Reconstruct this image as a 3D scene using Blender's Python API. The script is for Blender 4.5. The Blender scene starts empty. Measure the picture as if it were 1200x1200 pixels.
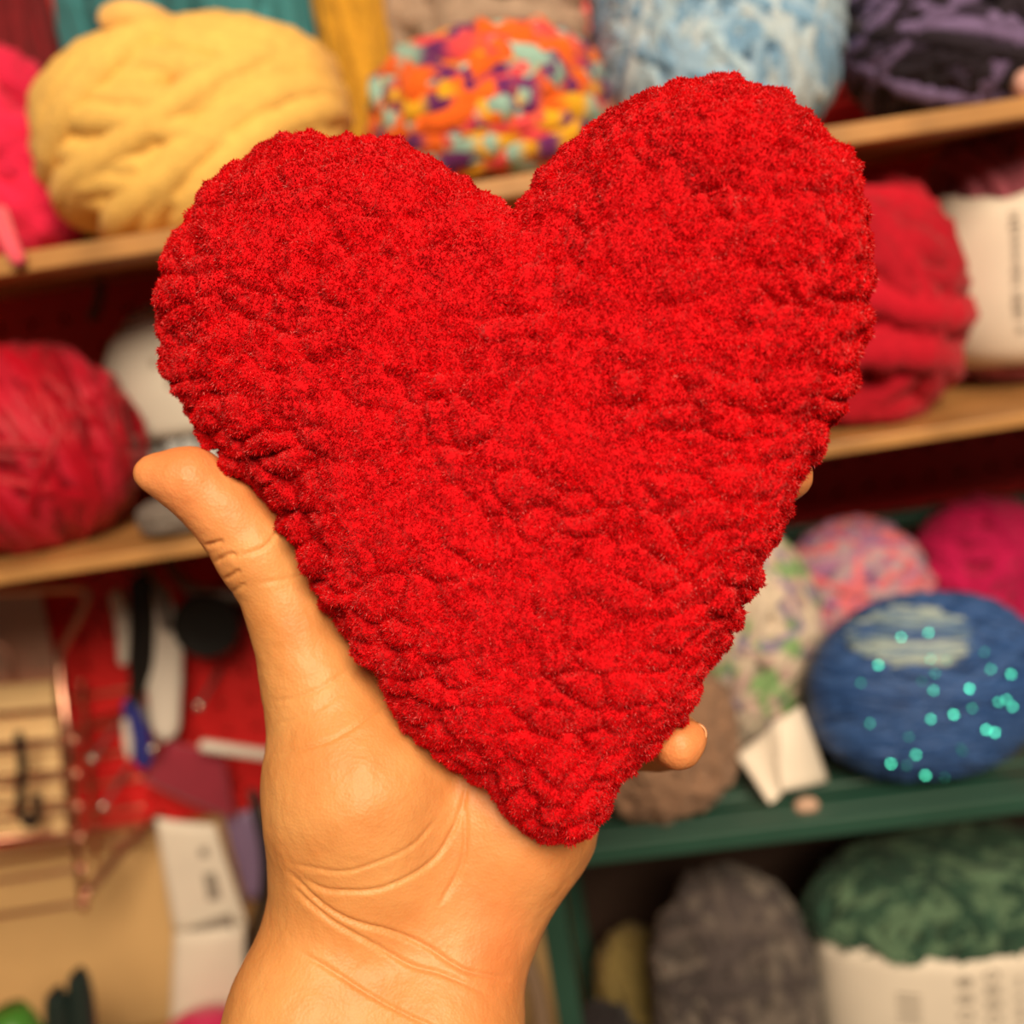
import bpy, math
import numpy as np
from mathutils import Vector, Matrix

rng = np.random.default_rng(7)
R = math.radians

# ------------------------------------------------------------------ camera
CAM = np.array((0.0, 0.0, 1.30))
PITCH, ROLL = R(13.0), R(8.8)
_f = np.array((0, math.cos(PITCH), -math.sin(PITCH)))
_u0 = np.array((0, math.sin(PITCH), math.cos(PITCH)))
_r0 = np.array((1.0, 0, 0))
_r = math.cos(ROLL) * _r0 - math.sin(ROLL) * _u0
_u = math.sin(ROLL) * _r0 + math.cos(ROLL) * _u0
FPX = 1200.0
scene = bpy.context.scene
COL = scene.collection
cd = bpy.data.cameras.new('camera')
cd.sensor_width = 36.0
cd.lens = 36.0 * FPX / 1200.0
cd.clip_start = 0.01
cd.dof.use_dof = True
cd.dof.focus_distance = 0.208
cd.dof.aperture_fstop = 7.6
cam = bpy.data.objects.new('camera', cd)
COL.objects.link(cam)
M3 = Matrix(((_r[0], _u[0], -_f[0]), (_r[1], _u[1], -_f[1]), (_r[2], _u[2], -_f[2])))
cam.matrix_world = Matrix.Translation(Vector(CAM)) @ M3.to_4x4()
scene.camera = cam

# ------------------------------------------------------------------ light
w = bpy.data.worlds.new('world')
scene.world = w
w.use_nodes = True
bg = w.node_tree.nodes['Background']
bg.inputs[0].default_value = (1.0, 0.80, 0.58, 1)
bg.inputs[1].default_value = 0.045
def area(name, loc, target, size, power, col):
    l = bpy.data.lights.new(name, 'AREA')
    l.shape = 'DISK'
    l.size = size
    l.energy = power
    l.color = col
    o = bpy.data.objects.new(name, l)
    COL.objects.link(o)
    o.location = loc
    o.rotation_euler = (Vector(target) - Vector(loc)).to_track_quat('-Z', 'Y').to_euler()
    return o
area('room_lamp', (0.22, -0.95, 2.10), (0, 0.4, 1.2), 0.70, 44.0, (1.0, 0.79, 0.55))
vs = scene.view_settings
vs.view_transform = 'Standard'
vs.look = 'None'
vs.exposure = 0.0
vs.gamma = 1.0
vs.use_curve_mapping = False

# ------------------------------------------------------------------ helpers
def ray(x, y):
    return _f + (x - 600) / FPX * _r + (600 - y) / FPX * _u
def P(x, y, Y):                      # picture point on the upright plane at distance Y
    d = ray(x, y)
    return CAM + d * (Y / d[1])
def camdepth(p):
    return float(np.dot(np.asarray(p) - CAM, _f))
def K(x, y, d):                      # picture point at depth d, camera axes
    return np.array(((x - 600) / FPX * d, (600 - y) / FPX * d, d))
def cam2world(p):
    p = np.asarray(p)
    return CAM + p[..., 0:1] * _r + p[..., 1:2] * _u + p[..., 2:3] * _f

def hash01(i, seed):
    i = (i.astype(np.int64) * 374761393 + seed * 668265263) & 0x7fffffff
    i = ((i ^ (i >> 13)) * 1274126177) & 0x7fffffff
    i = i ^ (i >> 16)
    return (i & 0xffff) / 65535.0
def vnoise(p, seed=0):               # value noise, p (N,3) -> [-1,1]
    p = np.asarray(p, float)
    i = np.floor(p).astype(np.int64)
    f = p - i
    f = f * f * (3 - 2 * f)
    out = np.zeros(len(p))
    for dx in (0, 1):
        for dy in (0, 1):
            for dz in (0, 1):
                h = hash01((i[:, 0] + dx) * 73 + (i[:, 1] + dy) * 9176 + (i[:, 2] + dz) * 131071, seed)
                wt = (f[:, 0] if dx else 1 - f[:, 0]) * (f[:, 1] if dy else 1 - f[:, 1]) * (f[:, 2] if dz else 1 - f[:, 2])
                out += h * wt
    return out * 2 - 1

def mesh_obj(name, verts, faces, mat, parent=None, smooth=True, cols=None):
    me = bpy.data.meshes.new(name)
    if isinstance(faces, np.ndarray):
        verts = np.asarray(verts, np.float32)
        nv, nf, k = len(verts), len(faces), faces.shape[1]
        me.vertices.add(nv)
        me.vertices.foreach_set('co', verts.ravel())
        me.loops.add(nf * k)
        me.loops.foreach_set('vertex_index', faces.astype(np.int32).ravel())
        me.polygons.add(nf)
        me.polygons.foreach_set('loop_start', np.arange(0, nf * k, k, dtype=np.int32))
        me.update(calc_edges=True)
        me.validate()
    else:
        me.from_pydata([tuple(v) for v in verts], [], [tuple(f) for f in faces])
    me.polygons.foreach_set('use_smooth', [smooth] * len(me.polygons))
    if cols is not None:
        a = me.color_attributes.new('Col', 'FLOAT_COLOR', 'POINT')
        c = np.ones((len(me.vertices), 4), np.float32)
        c[:, :3] = cols
        a.data.foreach_set('color', c.ravel())
    me.materials.append(mat)
    me.update()
    o = bpy.data.objects.new(name, me)
    COL.objects.link(o)
    if parent is not None:
        o.parent = parent
    return o

def tag(o, label, cat, group=None, kind=None):
    if label: o['label'] = label
    if cat: o['category'] = cat
    if group: o['group'] = group
    if kind: o['kind'] = kind
    return o
def empty(name, loc, label, cat, group=None):
    o = bpy.data.objects.new(name, None)
    o.empty_display_size = 0.01
    o.location = Vector(loc)
    COL.objects.link(o)
    return tag(o, label, cat, group)
def part(name, verts, faces, mat, root, smooth=True, cols=None, parent=None):
    """mesh given in world coordinates, parented to a thing at root.location"""
    v = np.asarray(verts, float) - np.array(root.location)
    return mesh_obj(name, v, faces, mat, parent or root, smooth, cols)

def boxmesh(x0, x1, y0, y1, z0, z1):
    v = [(x, y, z) for x in (x0, x1) for y in (y0, y1) for z in (z0, z1)]
    f = [(0, 1, 3, 2), (4, 6, 7, 5), (0, 4, 5, 1), (2, 3, 7, 6), (0, 2, 6, 4), (1, 5, 7, 3)]
    return np.array(v, float), f
def bevel(o, wd, seg=2):
    m = o.modifiers.new('bevel', 'BEVEL')
    m.width = wd
    m.segments = seg
    m.limit_method = 'ANGLE'
    return o

def tube(pts, r, k=8, closed=False, ref=None):
    """tube along pts (M,3); r scalar or (M,)"""
    pts = np.asarray(pts, float)
    M = len(pts)
    r = np.broadcast_to(np.asarray(r, float), (M,))
    if closed:
        t = np.roll(pts, -1, 0) - np.roll(pts, 1, 0)
    else:
        t = np.gradient(pts, axis=0)
    t /= np.linalg.norm(t, axis=1, keepdims=True) + 1e-12
    if ref is None:
        ref0 = np.array((0.31, 0.17, 0.94)) if abs(t[0, 2]) < .8 else np.array((0.94, .17, .31))
        n = np.zeros_like(pts)
        prev = ref0
        for i in range(M):
            q = prev - t[i] * np.dot(prev, t[i])
            q /= np.linalg.norm(q) + 1e-12
            n[i] = q
            prev = q
    else:
        n = ref - t * np.sum(ref * t, 1, keepdims=True)
        n /= np.linalg.norm(n, axis=1, keepdims=True) + 1e-12
    b = np.cross(t, n)
    a = np.arange(k) / k * 2 * math.pi
    v = pts[:, None, :] + r[:, None, None] * (np.cos(a)[None, :, None] * n[:, None, :] + np.sin(a)[None, :, None] * b[:, None, :])
    v = v.reshape(-1, 3)
    i = np.arange(M if closed else M - 1)[:, None]
    j = np.arange(k)[None, :]
    i2 = (i + 1) % M
    j2 = (j + 1) % k
    f = np.stack([i * k + j, i * k + j2, i2 * k + j2, i2 * k + j], -1).reshape(-1, 4)
    return v, f
def tube_capped(pts, r, k=10):
    """open tube with rounded ends"""
    pts = np.asarray(pts, float)
    r = np.broadcast_to(np.asarray(r, float), (len(pts),)).copy()
    d0 = pts[0] - pts[1]; d0 /= np.linalg.norm(d0)
    d1 = pts[-1] - pts[-2]; d1 /= np.linalg.norm(d1)
    a = np.array((0.98, 0.8, 0.5))
    pre = [pts[0] + d0 * r[0] * s for s in a]
    pr = [r[0] * math.sqrt(max(1 - s * s, .0004)) for s in a]
    post = [pts[-1] + d1 * r[-1] * s for s in a[::-1]]
    po = [r[-1] * math.sqrt(max(1 - s * s, .0004)) for s in a[::-1]]
    return tube(np.vstack([pre, pts, post]), np.concatenate([pr, r, po]), k)
def spline(ctrl, n=40):
    """Catmull-Rom through control points"""
    c = np.asarray(ctrl, float)
    c = np.vstack([2 * c[0] - c[1], c, 2 * c[-1] - c[-2]])
    out = []
    m = len(c) - 3
    for s in np.linspace(0, m - 1e-6, n):
        i = int(s); t = s - i
        p0, p1, p2, p3 = c[i:i + 4]
        out.append(.5 * (2 * p1 + (p2 - p0) * t + (2 * p0 - 5 * p1 + 4 * p2 - p3) * t * t + (3 * p1 - p0 - 3 * p2 + p3) * t ** 3))
    return np.array(out)
def joinv(lst):
    vs_, fs_, o = [], [], 0
    for v, f in lst:
        vs_.append(np.asarray(v)); fs_.append(np.asarray(f) + o); o += len(v)
    return np.vstack(vs_), np.vstack(fs_)
def uvsphere(c, r, nu=20, nv=12):
    u = np.arange(nu) / nu * 2 * math.pi
    v = (np.arange(nv) + .5) / nv * math.pi
    U, V = np.meshgrid(u, v)
    p = np.stack([np.sin(V) * np.cos(U), np.sin(V) * np.sin(U), np.cos(V)], -1).reshape(-1, 3)
    p = np.vstack([p, [(0, 0, 1), (0, 0, -1)]])
    vv = np.asarray(c) + p * np.asarray(r)
    f = [(i * nu + j, (i + 1) * nu + j, (i + 1) * nu + (j + 1) % nu, i * nu + (j + 1) % nu) for i in range(nv - 1) for j in range(nu)]
    n = nu * nv
    f += [(n, j, (j + 1) % nu, n) for j in range(nu)] + [(n + 1, (nv - 1) * nu + (j + 1) % nu, (nv - 1) * nu + j, n + 1) for j in range(nu)]
    f = [tuple(dict.fromkeys(q)) for q in f]
    return vv, f
def lathe(c, prof, nu=40):
    """prof list of (r,z); closed with fans"""
    v, f = [], []
    for (r_, z_) in prof:
        for j in range(nu):
            a = j / nu * 2 * math.pi
            v.append((c[0] + r_ * math.cos(a), c[1] + r_ * math.sin(a), c[2] + z_))
    for i in range(len(prof) - 1):
        for j in range(nu):
            f.append((i * nu + j, i * nu + (j + 1) % nu, (i + 1) * nu + (j + 1) % nu, (i + 1) * nu + j))
    f.append(tuple(range(nu))[::-1])
    f.append(tuple((len(prof) - 1) * nu + j for j in range(nu)))
    return np.array(v), f

# ------------------------------------------------------------------ materials
def mat(name, col=(.5, .5, .5), rough=.6, metal=0., spec=.5, sheen=0., noise=0., nscale=60., bump=0., bscale=200., attr=False, sss=0., trans=0., sheen_tint=None, vary=None):
    m = bpy.data.materials.new(name)
    m.use_nodes = True
    nt = m.node_tree
    b = nt.nodes['Principled BSDF']
    b.inputs['Roughness'].default_value = rough
    b.inputs['Metallic'].default_value = metal
    b.inputs['Specular IOR Level'].default_value = spec
    b.inputs['Sheen Weight'].default_value = sheen
    b.inputs['Sheen Roughness'].default_value = .5
    if sheen_tint: b.inputs['Sheen Tint'].default_value = (*sheen_tint, 1)
    if sss:
        b.inputs['Subsurface Weight'].default_value = sss
    if trans:
        b.inputs['Transmission Weight'].default_value = trans
    tc = nt.nodes.new('ShaderNodeTexCoord')
    if attr:
        a = nt.nodes.new('ShaderNodeVertexColor')
        a.layer_name = 'Col'
        src = a.outputs['Color']
    else:
        a = nt.nodes.new('ShaderNodeRGB')
        a.outputs[0].default_value = (*col, 1)
        src = a.outputs[0]
    if noise:
        n = nt.nodes.new('ShaderNodeTexNoise')
        n.inputs['Scale'].default_value = nscale
        n.inputs['Detail'].default_value = 4
        nt.links.new(tc.outputs['Object'], n.inputs['Vector'])
        mr = nt.nodes.new('ShaderNodeMapRange')
        mr.inputs['From Min'].default_value = .3
        mr.inputs['From Max'].default_value = .7
        mr.inputs['To Min'].default_value = 1 - noise
        mr.inputs['To Max'].default_value = 1 + noise
        nt.links.new(n.outputs['Fac'], mr.inputs['Value'])
        vm = nt.nodes.new('ShaderNodeVectorMath')
        vm.operation = 'SCALE'
        nt.links.new(src, vm.inputs[0])
        nt.links.new(mr.outputs[0], vm.inputs['Scale'])
        src = vm.outputs[0]
    nt.links.new(src, b.inputs['Base Color'])
    if bump:
        n2 = nt.nodes.new('ShaderNodeTexNoise')
        n2.inputs['Scale'].default_value = bscale
        n2.inputs['Detail'].default_value = 5
        nt.links.new(tc.outputs['Object'], n2.inputs['Vector'])
        bp = nt.nodes.new('ShaderNodeBump')
        bp.inputs['Strength'].default_value = bump
        bp.inputs['Distance'].default_value = .002
        nt.links.new(n2.outputs['Fac'], bp.inputs['Height'])
        nt.links.new(bp.outputs[0], b.inputs['Normal'])
    return m

MAT = {}
MAT['wood'] = mat('shelf_wood', (.43, .215, .07), .45, noise=.25, nscale=30, bump=.1)
MAT['peg'] = mat('red_pegboard', (.64, .014, .016), .5, noise=.08, nscale=15)
MAT['plaster'] = mat('tan_plaster', (.66, .43, .19), .85, noise=.08, nscale=9, bump=.15)
MAT['floor'] = mat('floor_boards', (.22, .12, .06), .5, noise=.2, nscale=6)
MAT['chenille'] = mat('chenille_yarn', rough=.85, sheen=.08, noise=.10, nscale=260, bump=.5, bscale=500, attr=True, spec=.2)
MAT['smooth'] = mat('smooth_yarn', rough=.42, sheen=.04, noise=.10, nscale=300, bump=.3, bscale=700, attr=True, spec=.22)
MAT['paper'] = mat('label_paper', (.80, .72, .62), .6, noise=.05, nscale=30)
MAT['greypaper'] = mat('grey_label_paper', (.56, .53, .47), .6, noise=.05, nscale=30)
MAT['ink'] = mat('label_ink', (.20, .17, .15), .6)
MAT['paleink'] = mat('pale_label_ink', (.30, .26, .22), .6)
MAT['greenplastic'] = mat('green_plastic', (.022, .075, .055), .38, noise=.1, nscale=20)
MAT['rosegold'] = mat('rose_gold_wire', (.80, .42, .30), .28, metal=1.)
MAT['rosesheet'] = mat('rose_gold_sheet', (.62, .36, .28), .38, metal=.6)
MAT['steel'] = mat('steel', (.72, .68, .62), .2, metal=1.)
MAT['greymetal'] = mat('grey_metal', (.30, .27, .26), .4, metal=.7)
MAT['black'] = mat('black_plastic', (.010, .009, .009), .4)
MAT['darkgreen'] = mat('dark_green_plastic', (.015, .028, .026), .4)
MAT['white'] = mat('white_plastic', (.72, .66, .60), .4)
MAT['blueplastic'] = mat('blue_plastic', (.03, .035, .22), .35)
MAT['crimsonfelt'] = mat('crimson_felt', (.30, .02, .045), .9, sheen=.3, noise=.1, nscale=90)
MAT['lavender'] = mat('lavender_ribbon', (.22, .15, .28), .6)
MAT['cream'] = mat('cream_card', (.80, .56, .28), .6, noise=.06, nscale=40)
MAT['olive'] = mat('olive_card', (.34, .26, .09), .7, noise=.1)
MAT['greenbottle'] = mat('bright_green_plastic', (.06, .22, .03), .35)
MAT['pinkplastic'] = mat('hot_pink_ball', (.80, .03, .16), .3, noise=.05)
MAT['clear'] = mat('clear_plastic', (.9, .9, .9), .08, trans=1.)
MAT['sequin'] = mat('teal_sequin', (.05, .55, .46), .30, metal=1.)
MAT['cord'] = mat('dark_grey_cord', (.16, .11, .11), .8)
MAT['tancord'] = mat('tan_cord', (.26, .17, .11), .8)

# ------------------------------------------------------------------ setting
YF, YB = 0.45, 0.64                  # shelf front edge, pegboard face
z_top = P(600, 206, YF)[2]
z_mid = P(600, 577, YF)[2]
z_low = P(110, 1222, YB - .01)[2]
def plane(name, pts, m, kind='structure'):
    o = mesh_obj(name, pts, [tuple(range(len(pts)))], m, smooth=False)
    o['kind'] = kind
    return o
def slab(name, x0, x1, y0, y1, z0, z1, m, structure=True):
    v, f = boxmesh(x0, x1, y0, y1, z0, z1)
    o = mesh_obj(name, v, f, m, smooth=False)
    if structure: o['kind'] = 'structure'
    return o
slab('wall_back', -1.6, 1.6, YB + .02, YB + .12, 0, 2.5, MAT['plaster'])
slab('floor', -1.6, 1.6, -1.6, YB + .12, -.05, 0, MAT['floor'])

# pegboard with real holes, 20 mm pitch
pz0 = P(120, 962, YB)[2]
NX, NZ, pitch, hr, th = 52, 34, .02, .0026, .006
px0 = -.40
pv, pf = [], []
ring = [(math.cos(a) * hr, math.sin(a) * hr) for a in (np.arange(8) * math.pi / 4)]
h2 = pitch / 2
sq = [(h2, 0), (h2, h2), (0, h2), (-h2, h2), (-h2, 0), (-h2, -h2), (0, -h2), (h2, -h2)]
for i in range(NX):
    for k in range(NZ):
        cx, cz = px0 + (i + .5) * pitch, pz0 + (k + .5) * pitch
        b0 = len(pv)
        pv += [(cx + a, YB, cz + b) for a, b in sq] + [(cx + a, YB, cz + b) for a, b in ring] + [(cx + a, YB + th, cz + b) for a, b in ring]
        for j in range(8):
            j2 = (j + 1) % 8
            pf += [(b0 + j, b0 + j2, b0 + 8 + j2, b0 + 8 + j), (b0 + 8 + j, b0 + 8 + j2, b0 + 16 + j2, b0 + 16 + j)]
root = empty('pegboard', (px0 + NX * pitch / 2, YB, pz0), 'red pegboard with rows of small round holes mounted on tan wall', 'pegboard')
part('perforated_panel', pv, pf, MAT['peg'], root, smooth=False)
# solid margin of the board left, right and its bottom lip
for (a, b, c, d) in ((px0 - .5, px0, pz0, pz0 + NZ * pitch), (px0 + NX * pitch, px0 + NX * pitch + .5, pz0, pz0 + NZ * pitch),
                     (px0 - .5, px0 + NX * pitch + .5, pz0 - .008, pz0), (px0 - .5, px0 + NX * pitch + .5, pz0 + NZ * pitch, pz0 + NZ * pitch + .02)):
    v, f = boxmesh(a, b, YB, YB + .0195, c, d)
    part('border_panel', v, f, MAT['peg'], root, smooth=False)

def shelf(name, z, t, x0, x1, label):
    root = empty(name, (0, (YF + YB) / 2, z - t), label, 'shelf')
    v, f = boxmesh(x0, x1, YF, YB - .0005, z - t, z)
    bevel(part('board', v, f, MAT['wood'], root, smooth=False), .001)
    for x in (x0 + .05, x1 - .05):
        v, f = boxmesh(x - .006, x + .006, YF + .05, YB - .0005, z - t - .012, z - t)
        part('bracket', v, f, MAT['greymetal'], root, smooth=False)
shelf('wall_shelf', z_top, .0085, -.62, .62, 'upper thin wooden shelf carrying the yellow and speckled chunky yarn')
shelf('wall_shelf', z_mid, .0062, -.62, .62, 'middle thin wooden shelf below the shiny crimson yarn ball')
shelf('wall_shelf', z_low, .008, -.62, -.075, 'lowest wooden shelf under the tan wall and wire rack')

# ------------------------------------------------------------------ yarn builders
def shape_pt(d, radii, n):
    """unit directions -> surface of a rounded drum: elliptic in plan, superellipse n in height"""
    rho = np.hypot(d[:, 0], d[:, 1])
    s = 1 / (rho ** n + np.abs(d[:, 2]) ** n + 1e-12) ** (1 / n)
    return d * s[:, None] * np.asarray(radii)
def orth(a):
    a = a / np.linalg.norm(a)
    b = np.cross(a, (0.0, 0.0, 1.0) if abs(a[2]) < .9 else (1.0, 0, 0))
    b /= np.linalg.norm(b)
    return a, b, np.cross(a, b)
def core(radii, n, k, shrink=.97):
    u, v = np.meshgrid(np.arange(48) / 48 * 2 * math.pi, (np.arange(24) + .5) / 24 * math.pi)
    d = np.stack([np.sin(v) * np.cos(u), np.sin(v) * np.sin(u), np.cos(v)], -1).reshape(-1, 3)
    p = shape_pt(d, np.asarray(radii) * shrink, n)
    i, j = np.meshgrid(np.arange(23), np.arange(48), indexing='ij')
    f = np.stack([i * 48 + j, (i + 1) * 48 + j, (i + 1) * 48 + (j + 1) % 48, i * 48 + (j + 1) % 48], -1).reshape(-1, 4)
    return p, f
def wound(radii, sr, families, seed, palette, n=2.0, seglen=None, flat=.7, lift=.5, fuzz=.12, M=56, k=7, coredark=.8):
    """families: list of (axis, spread, count, offset_range). palette(rng, loop) -> colour or list of colours.
       returns verts, faces, cols about the ball's centre"""
    g = np.random.default_rng(seed)
    radii = np.asarray(radii, float)
    inner = radii - sr * .9
    V, F, C = [], [], []
    p, f = core(inner, n, 0, 1.0)
    base = np.array(palette(g, -1), float).reshape(-1, 3).mean(0) * coredark  # core colour darkened to carry the shade between strands
    V.append(p); F.append(f); C.append(np.tile(base, (len(p), 1)))
    off = len(p)
    for axis, spread, count, orange in families:
        for q in range(count):
            ax = np.asarray(axis, float) + g.normal(0, spread, 3)
            a, e1, e2 = orth(ax)
            o_ = g.uniform(-orange, orange)
            th_ = np.arange(M) / M * 2 * math.pi
            wob = o_ + .05 * np.sin(th_ * g.integers(1, 4) + g.uniform(0, 6))
            rr = np.sqrt(np.clip(1 - wob ** 2, .02, 1))
            d = a * wob[:, None] + rr[:, None] * (np.cos(th_)[:, None] * e1 + np.sin(th_)[:, None] * e2)
            lf = g.uniform(0, lift) * sr
            c = shape_pt(d, inner + lf, n)
            nor = d / radii; nor /= np.linalg.norm(nor, axis=1, keepdims=True)
            rad = sr * g.uniform(.8, 1.15) * (1 + fuzz * g.normal(0, 1, M).clip(-1.6, 1.6))
            v, f = tube(c, rad, k, True, nor)
            v += g.normal(0, fuzz * sr * .25, v.shape)
            pal = palette(g, q)
            if seglen:
                per = int(max(1, seglen))
                ids = (np.arange(M) // per)
                cols = np.array([palette(g, q) for _ in range(ids.max() + 1)])[ids]
            else:
                cols = np.tile(np.array(pal, float), (M, 1))
            V.append(v); F.append(f + off); C.append(np.repeat(cols, k, 0)); off += len(v)
    return np.vstack(V), np.vstack(F), np.vstack(C)
def shades(col, var=.18):
    col = np.array(col, float)
    def pal(g, q):
        if q == -1: return col
        return np.clip(col * (1 + g.uniform(-var, var)), 0, 1)
    return pal
def choose(*cols, p=None):
    cols = np.array(cols, float)
    def pal(g, q):
        if q == -1: return cols.mean(0)
        return cols[g.choice(len(cols), p=p)] * g.uniform(.85, 1.1)
    return pal
def ball(name, label, x, top, hw, Y, rest, sr, families, pal, cat='yarn', group=None, n=2.2, ry=None, matk='chenille', seed=1, part_name='wound_strand', **kw):
    """yarn ball seen centred on picture column x with its top at row `top`, standing on height `rest`"""
    # centre: iterate because the picture is rolled
    cy = top + hw
    for _ in range(4):
        c = P(x, cy, Y)
        s = camdepth(c) / FPX
        ztop = c[2] + (cy - top) * s
        rz = (ztop - rest) / 2
        cy = top + rz / s
    c = P(x, cy, Y)
    s = camdepth(c) / FPX
    rx = hw * s
    rz = c[2] - rest
    radii = (rx, ry or rx, rz)
    v, f, cc = wound(radii, sr, families, seed, pal, n=n, **kw)
    v[:, 2] = np.maximum(v[:, 2], -rz + .0003)
    root = empty(name, (c[0], c[1], rest), label, cat, group)
    part(part_name, v + c, f, MAT[matk], root, cols=cc)
    return root, c, np.array(radii)

XA, YA, ZA = (1, 0, 0), (0, 1, 0), (0, 0, 1)
# ---- top shelf, front row
rt, c, rad = ball('yarn_ball', 'hot pink chunky yarn ball beside the yellow yarn on the top shelf', -22, 68, 104, .549, z_top, .0085,
     [((.2, .5, 1), .25, 14, .8), ((.9, .1, .5), .3, 10, .7)], shades((.72, .02, .08)), seed=11, n=2.6, ry=.035)
v, f = tube_capped(spline([P(0, 250, .462), P(8, 275, .449), P(14, 290, .4455), P(20, 302, .4455)], 16), .0035)
part('yarn_tail', v, f, mat('pink_tail', (.85, .10, .16), .9, sheen=.3), rt)
rt, c, rad = ball('yarn_cake', 'big pale yellow chunky chenille yarn cake with a loose end on top', 230, 58, 168, .508, z_top, .0085,
     [((.50, .30, 1), .10, 15, .9), ((-.70, .25, 1), .12, 15, .88), ((.25, -.4, 1), .15, 4, .6)], shades((.80, .50, .13), .06), seed=5, n=3.2, ry=.050, lift=.7, fuzz=.05, coredark=.85)
v, f = tube_capped(spline([P(205, 45, .50), P(180, 24, .485), P(150, 17, .48), P(132, 22, .482)], 18), .0062)
part('yarn_tail', v, f, mat('yellow_tail', (.80, .48, .14), .9, sheen=.3, noise=.1), rt)
ball('yarn_ball', 'speckled pompom yarn ball of orange, yellow, aqua and purple', 572, 46, 136, .508, z_top, .0058,
     [((.3, .2, 1), .3, 22, .85), ((-.5, .2, .9), .35, 18, .8)], choose((.85, .14, .015), (.85, .14, .015), (.82, .42, .02), (.30, .50, .45), (.13, .02, .13), (.75, .07, .08)), seed=21, n=2.5, seglen=2, fuzz=.22, ry=.048)
ball('yarn_ball', 'pale blue chenille yarn ball on the top shelf', 840, -130, 142, .510, z_top, .0042,
     [((.6, .2, .8), .25, 34, .85), ((-.6, .3, .8), .25, 34, .85), ((1, .2, .2), .3, 14, .7)], choose((.40, .56, .70), (.32, .50, .70), (.50, .62, .72), (.20, .38, .60)), seed=23, n=2.8, ry=.050)
ball('yarn_ball', 'near-black navy yarn cake with dusty violet strands', 1118, -115, 132, .512, z_top, .0040,
     [((.5, .3, .9), .4, 34, .85), ((-.6, .3, .7), .4, 30, .85)], choose((.020, .014, .024), (.020, .014, .024), (.035, .024, .05), (.17, .12, .26)), seed=29, n=2.8, ry=.050)
# ---- top shelf, back row: tall skeins standing upright
def skein_fams(k, spread=.15):
    return [(XA, spread, k, .8), (YA, spread, k, .8), ((1, 1, 0), spread, k, .8)]
ball('yarn_skein', 'teal yarn skein standing behind the yellow chenille cake', 235, -150, 152, .604, z_top, .006, skein_fams(14), shades((.045, .20, .23), .25), seed=31, n=3.2, ry=.026)
ball('yarn_skein', 'mustard gold yarn skein squeezed between yellow cake and speckled ball', 424, -60, 40, .590, z_top, .005, skein_fams(8), shades((.55, .28, .025), .2), seed=33, n=3.2)
ball('yarn_skein', 'taupe beige yarn skein rising behind the speckled pompom ball', 568, -120, 118, .604, z_top, .009, [((.2, .2, 1), .15, 16, .9), (XA, .2, 6, .8)], shades((.40, .29, .22), .2), seed=35, n=3.2, ry=.026)
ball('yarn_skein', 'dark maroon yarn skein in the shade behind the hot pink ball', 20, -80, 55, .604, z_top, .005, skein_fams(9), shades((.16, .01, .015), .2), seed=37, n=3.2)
o = mesh_obj('pompom', *uvsphere(P(1204, 106, .462), .0062), mat('pale_pink_wool', (.75, .42, .36), .95, bump=.8, bscale=400))
o.location.z = z_top - (min(v.co.z for v in o.data.vertices)) ; tag(o, 'tiny pale pink pompom on the edge of the upper shelf', 'pompom')

# ---- middle shelf
ball('yarn_ball', 'shiny crimson yarn ball at the left end of the middle shelf', 30, 408, 130, .498, z_mid, .0036,
     [((.95, .5, .1), .22, 40, .8), ((.3, .2, 1), .15, 8, .7), ((1, -.2, .2), .3, 16, .8)], choose((.42, .003, .016), (.36, .003, .014), (.50, .012, .035), (.24, .002, .010)), matk='smooth', seed=41, n=2.1, ry=.048, lift=.9)
ball('yarn_ball', 'bulky scarlet yarn ball next to the mauve labelled skein', 1008, 222, 104, .495, z_mid, .0080,
     [((.15, .2, 1), .22, 12, .85), ((1, .5, .2), .3, 10, .7)], shades((.46, .005, .02), .2), seed=43, n=2.2, ry=.042, lift=.9)

def band(root, c, radii, n, zf0, zf1, m, wave=.02, seed=0, name='paper_label', grow=.0034, a0=0, a1=2 * math.pi):
    """paper sleeve round a skein between height fractions zf0..zf1 (of half height)"""
    g = np.random.default_rng(seed)
    NU, NV = 120, 10
    ph = g.uniform(0, 6, 4)
    V = []
    for side in (1, 0):
        for i in range(NV):
            t = i / (NV - 1)
            for j in range(NU):
                a = a0 + (a1 - a0) * j / NU
                top = zf1 + wave * (math.sin(3 * a + ph[0]) + .5 * math.sin(7 * a + ph[1]) + .25 * math.sin(19 * a + ph[2]))
                z = zf0 + (top - zf0) * t
                s = (1 - min(abs(z), .97) ** n) ** (1 / n)
                g_ = grow + (.0008 if side else 0)
                V.append((c[0] + (radii[0] * s + g_) * math.cos(a), c[1] + (radii[1] * s + g_) * math.sin(a), c[2] + radii[2] * z))
    F = []
    for side in (0, 1):
        b = side * NU * NV
        for i in range(NV - 1):
            for j in range(NU):
                q = (b + i * NU + j, b + i * NU + (j + 1) % NU, b + (i + 1) * NU + (j + 1) % NU, b + (i + 1) * NU + j)
                F.append(q if side == 0 else q[::-1])
    b = NU * NV
    for j in range(NU):
        j2 = (j + 1) % NU
        F.append((j, b + j, b + j2, j2)); e = (NV - 1) * NU
        F.append((e + j, e + j2, b + e + j2, b + e + j))
    return part(name, V, F, m, root)
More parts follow.
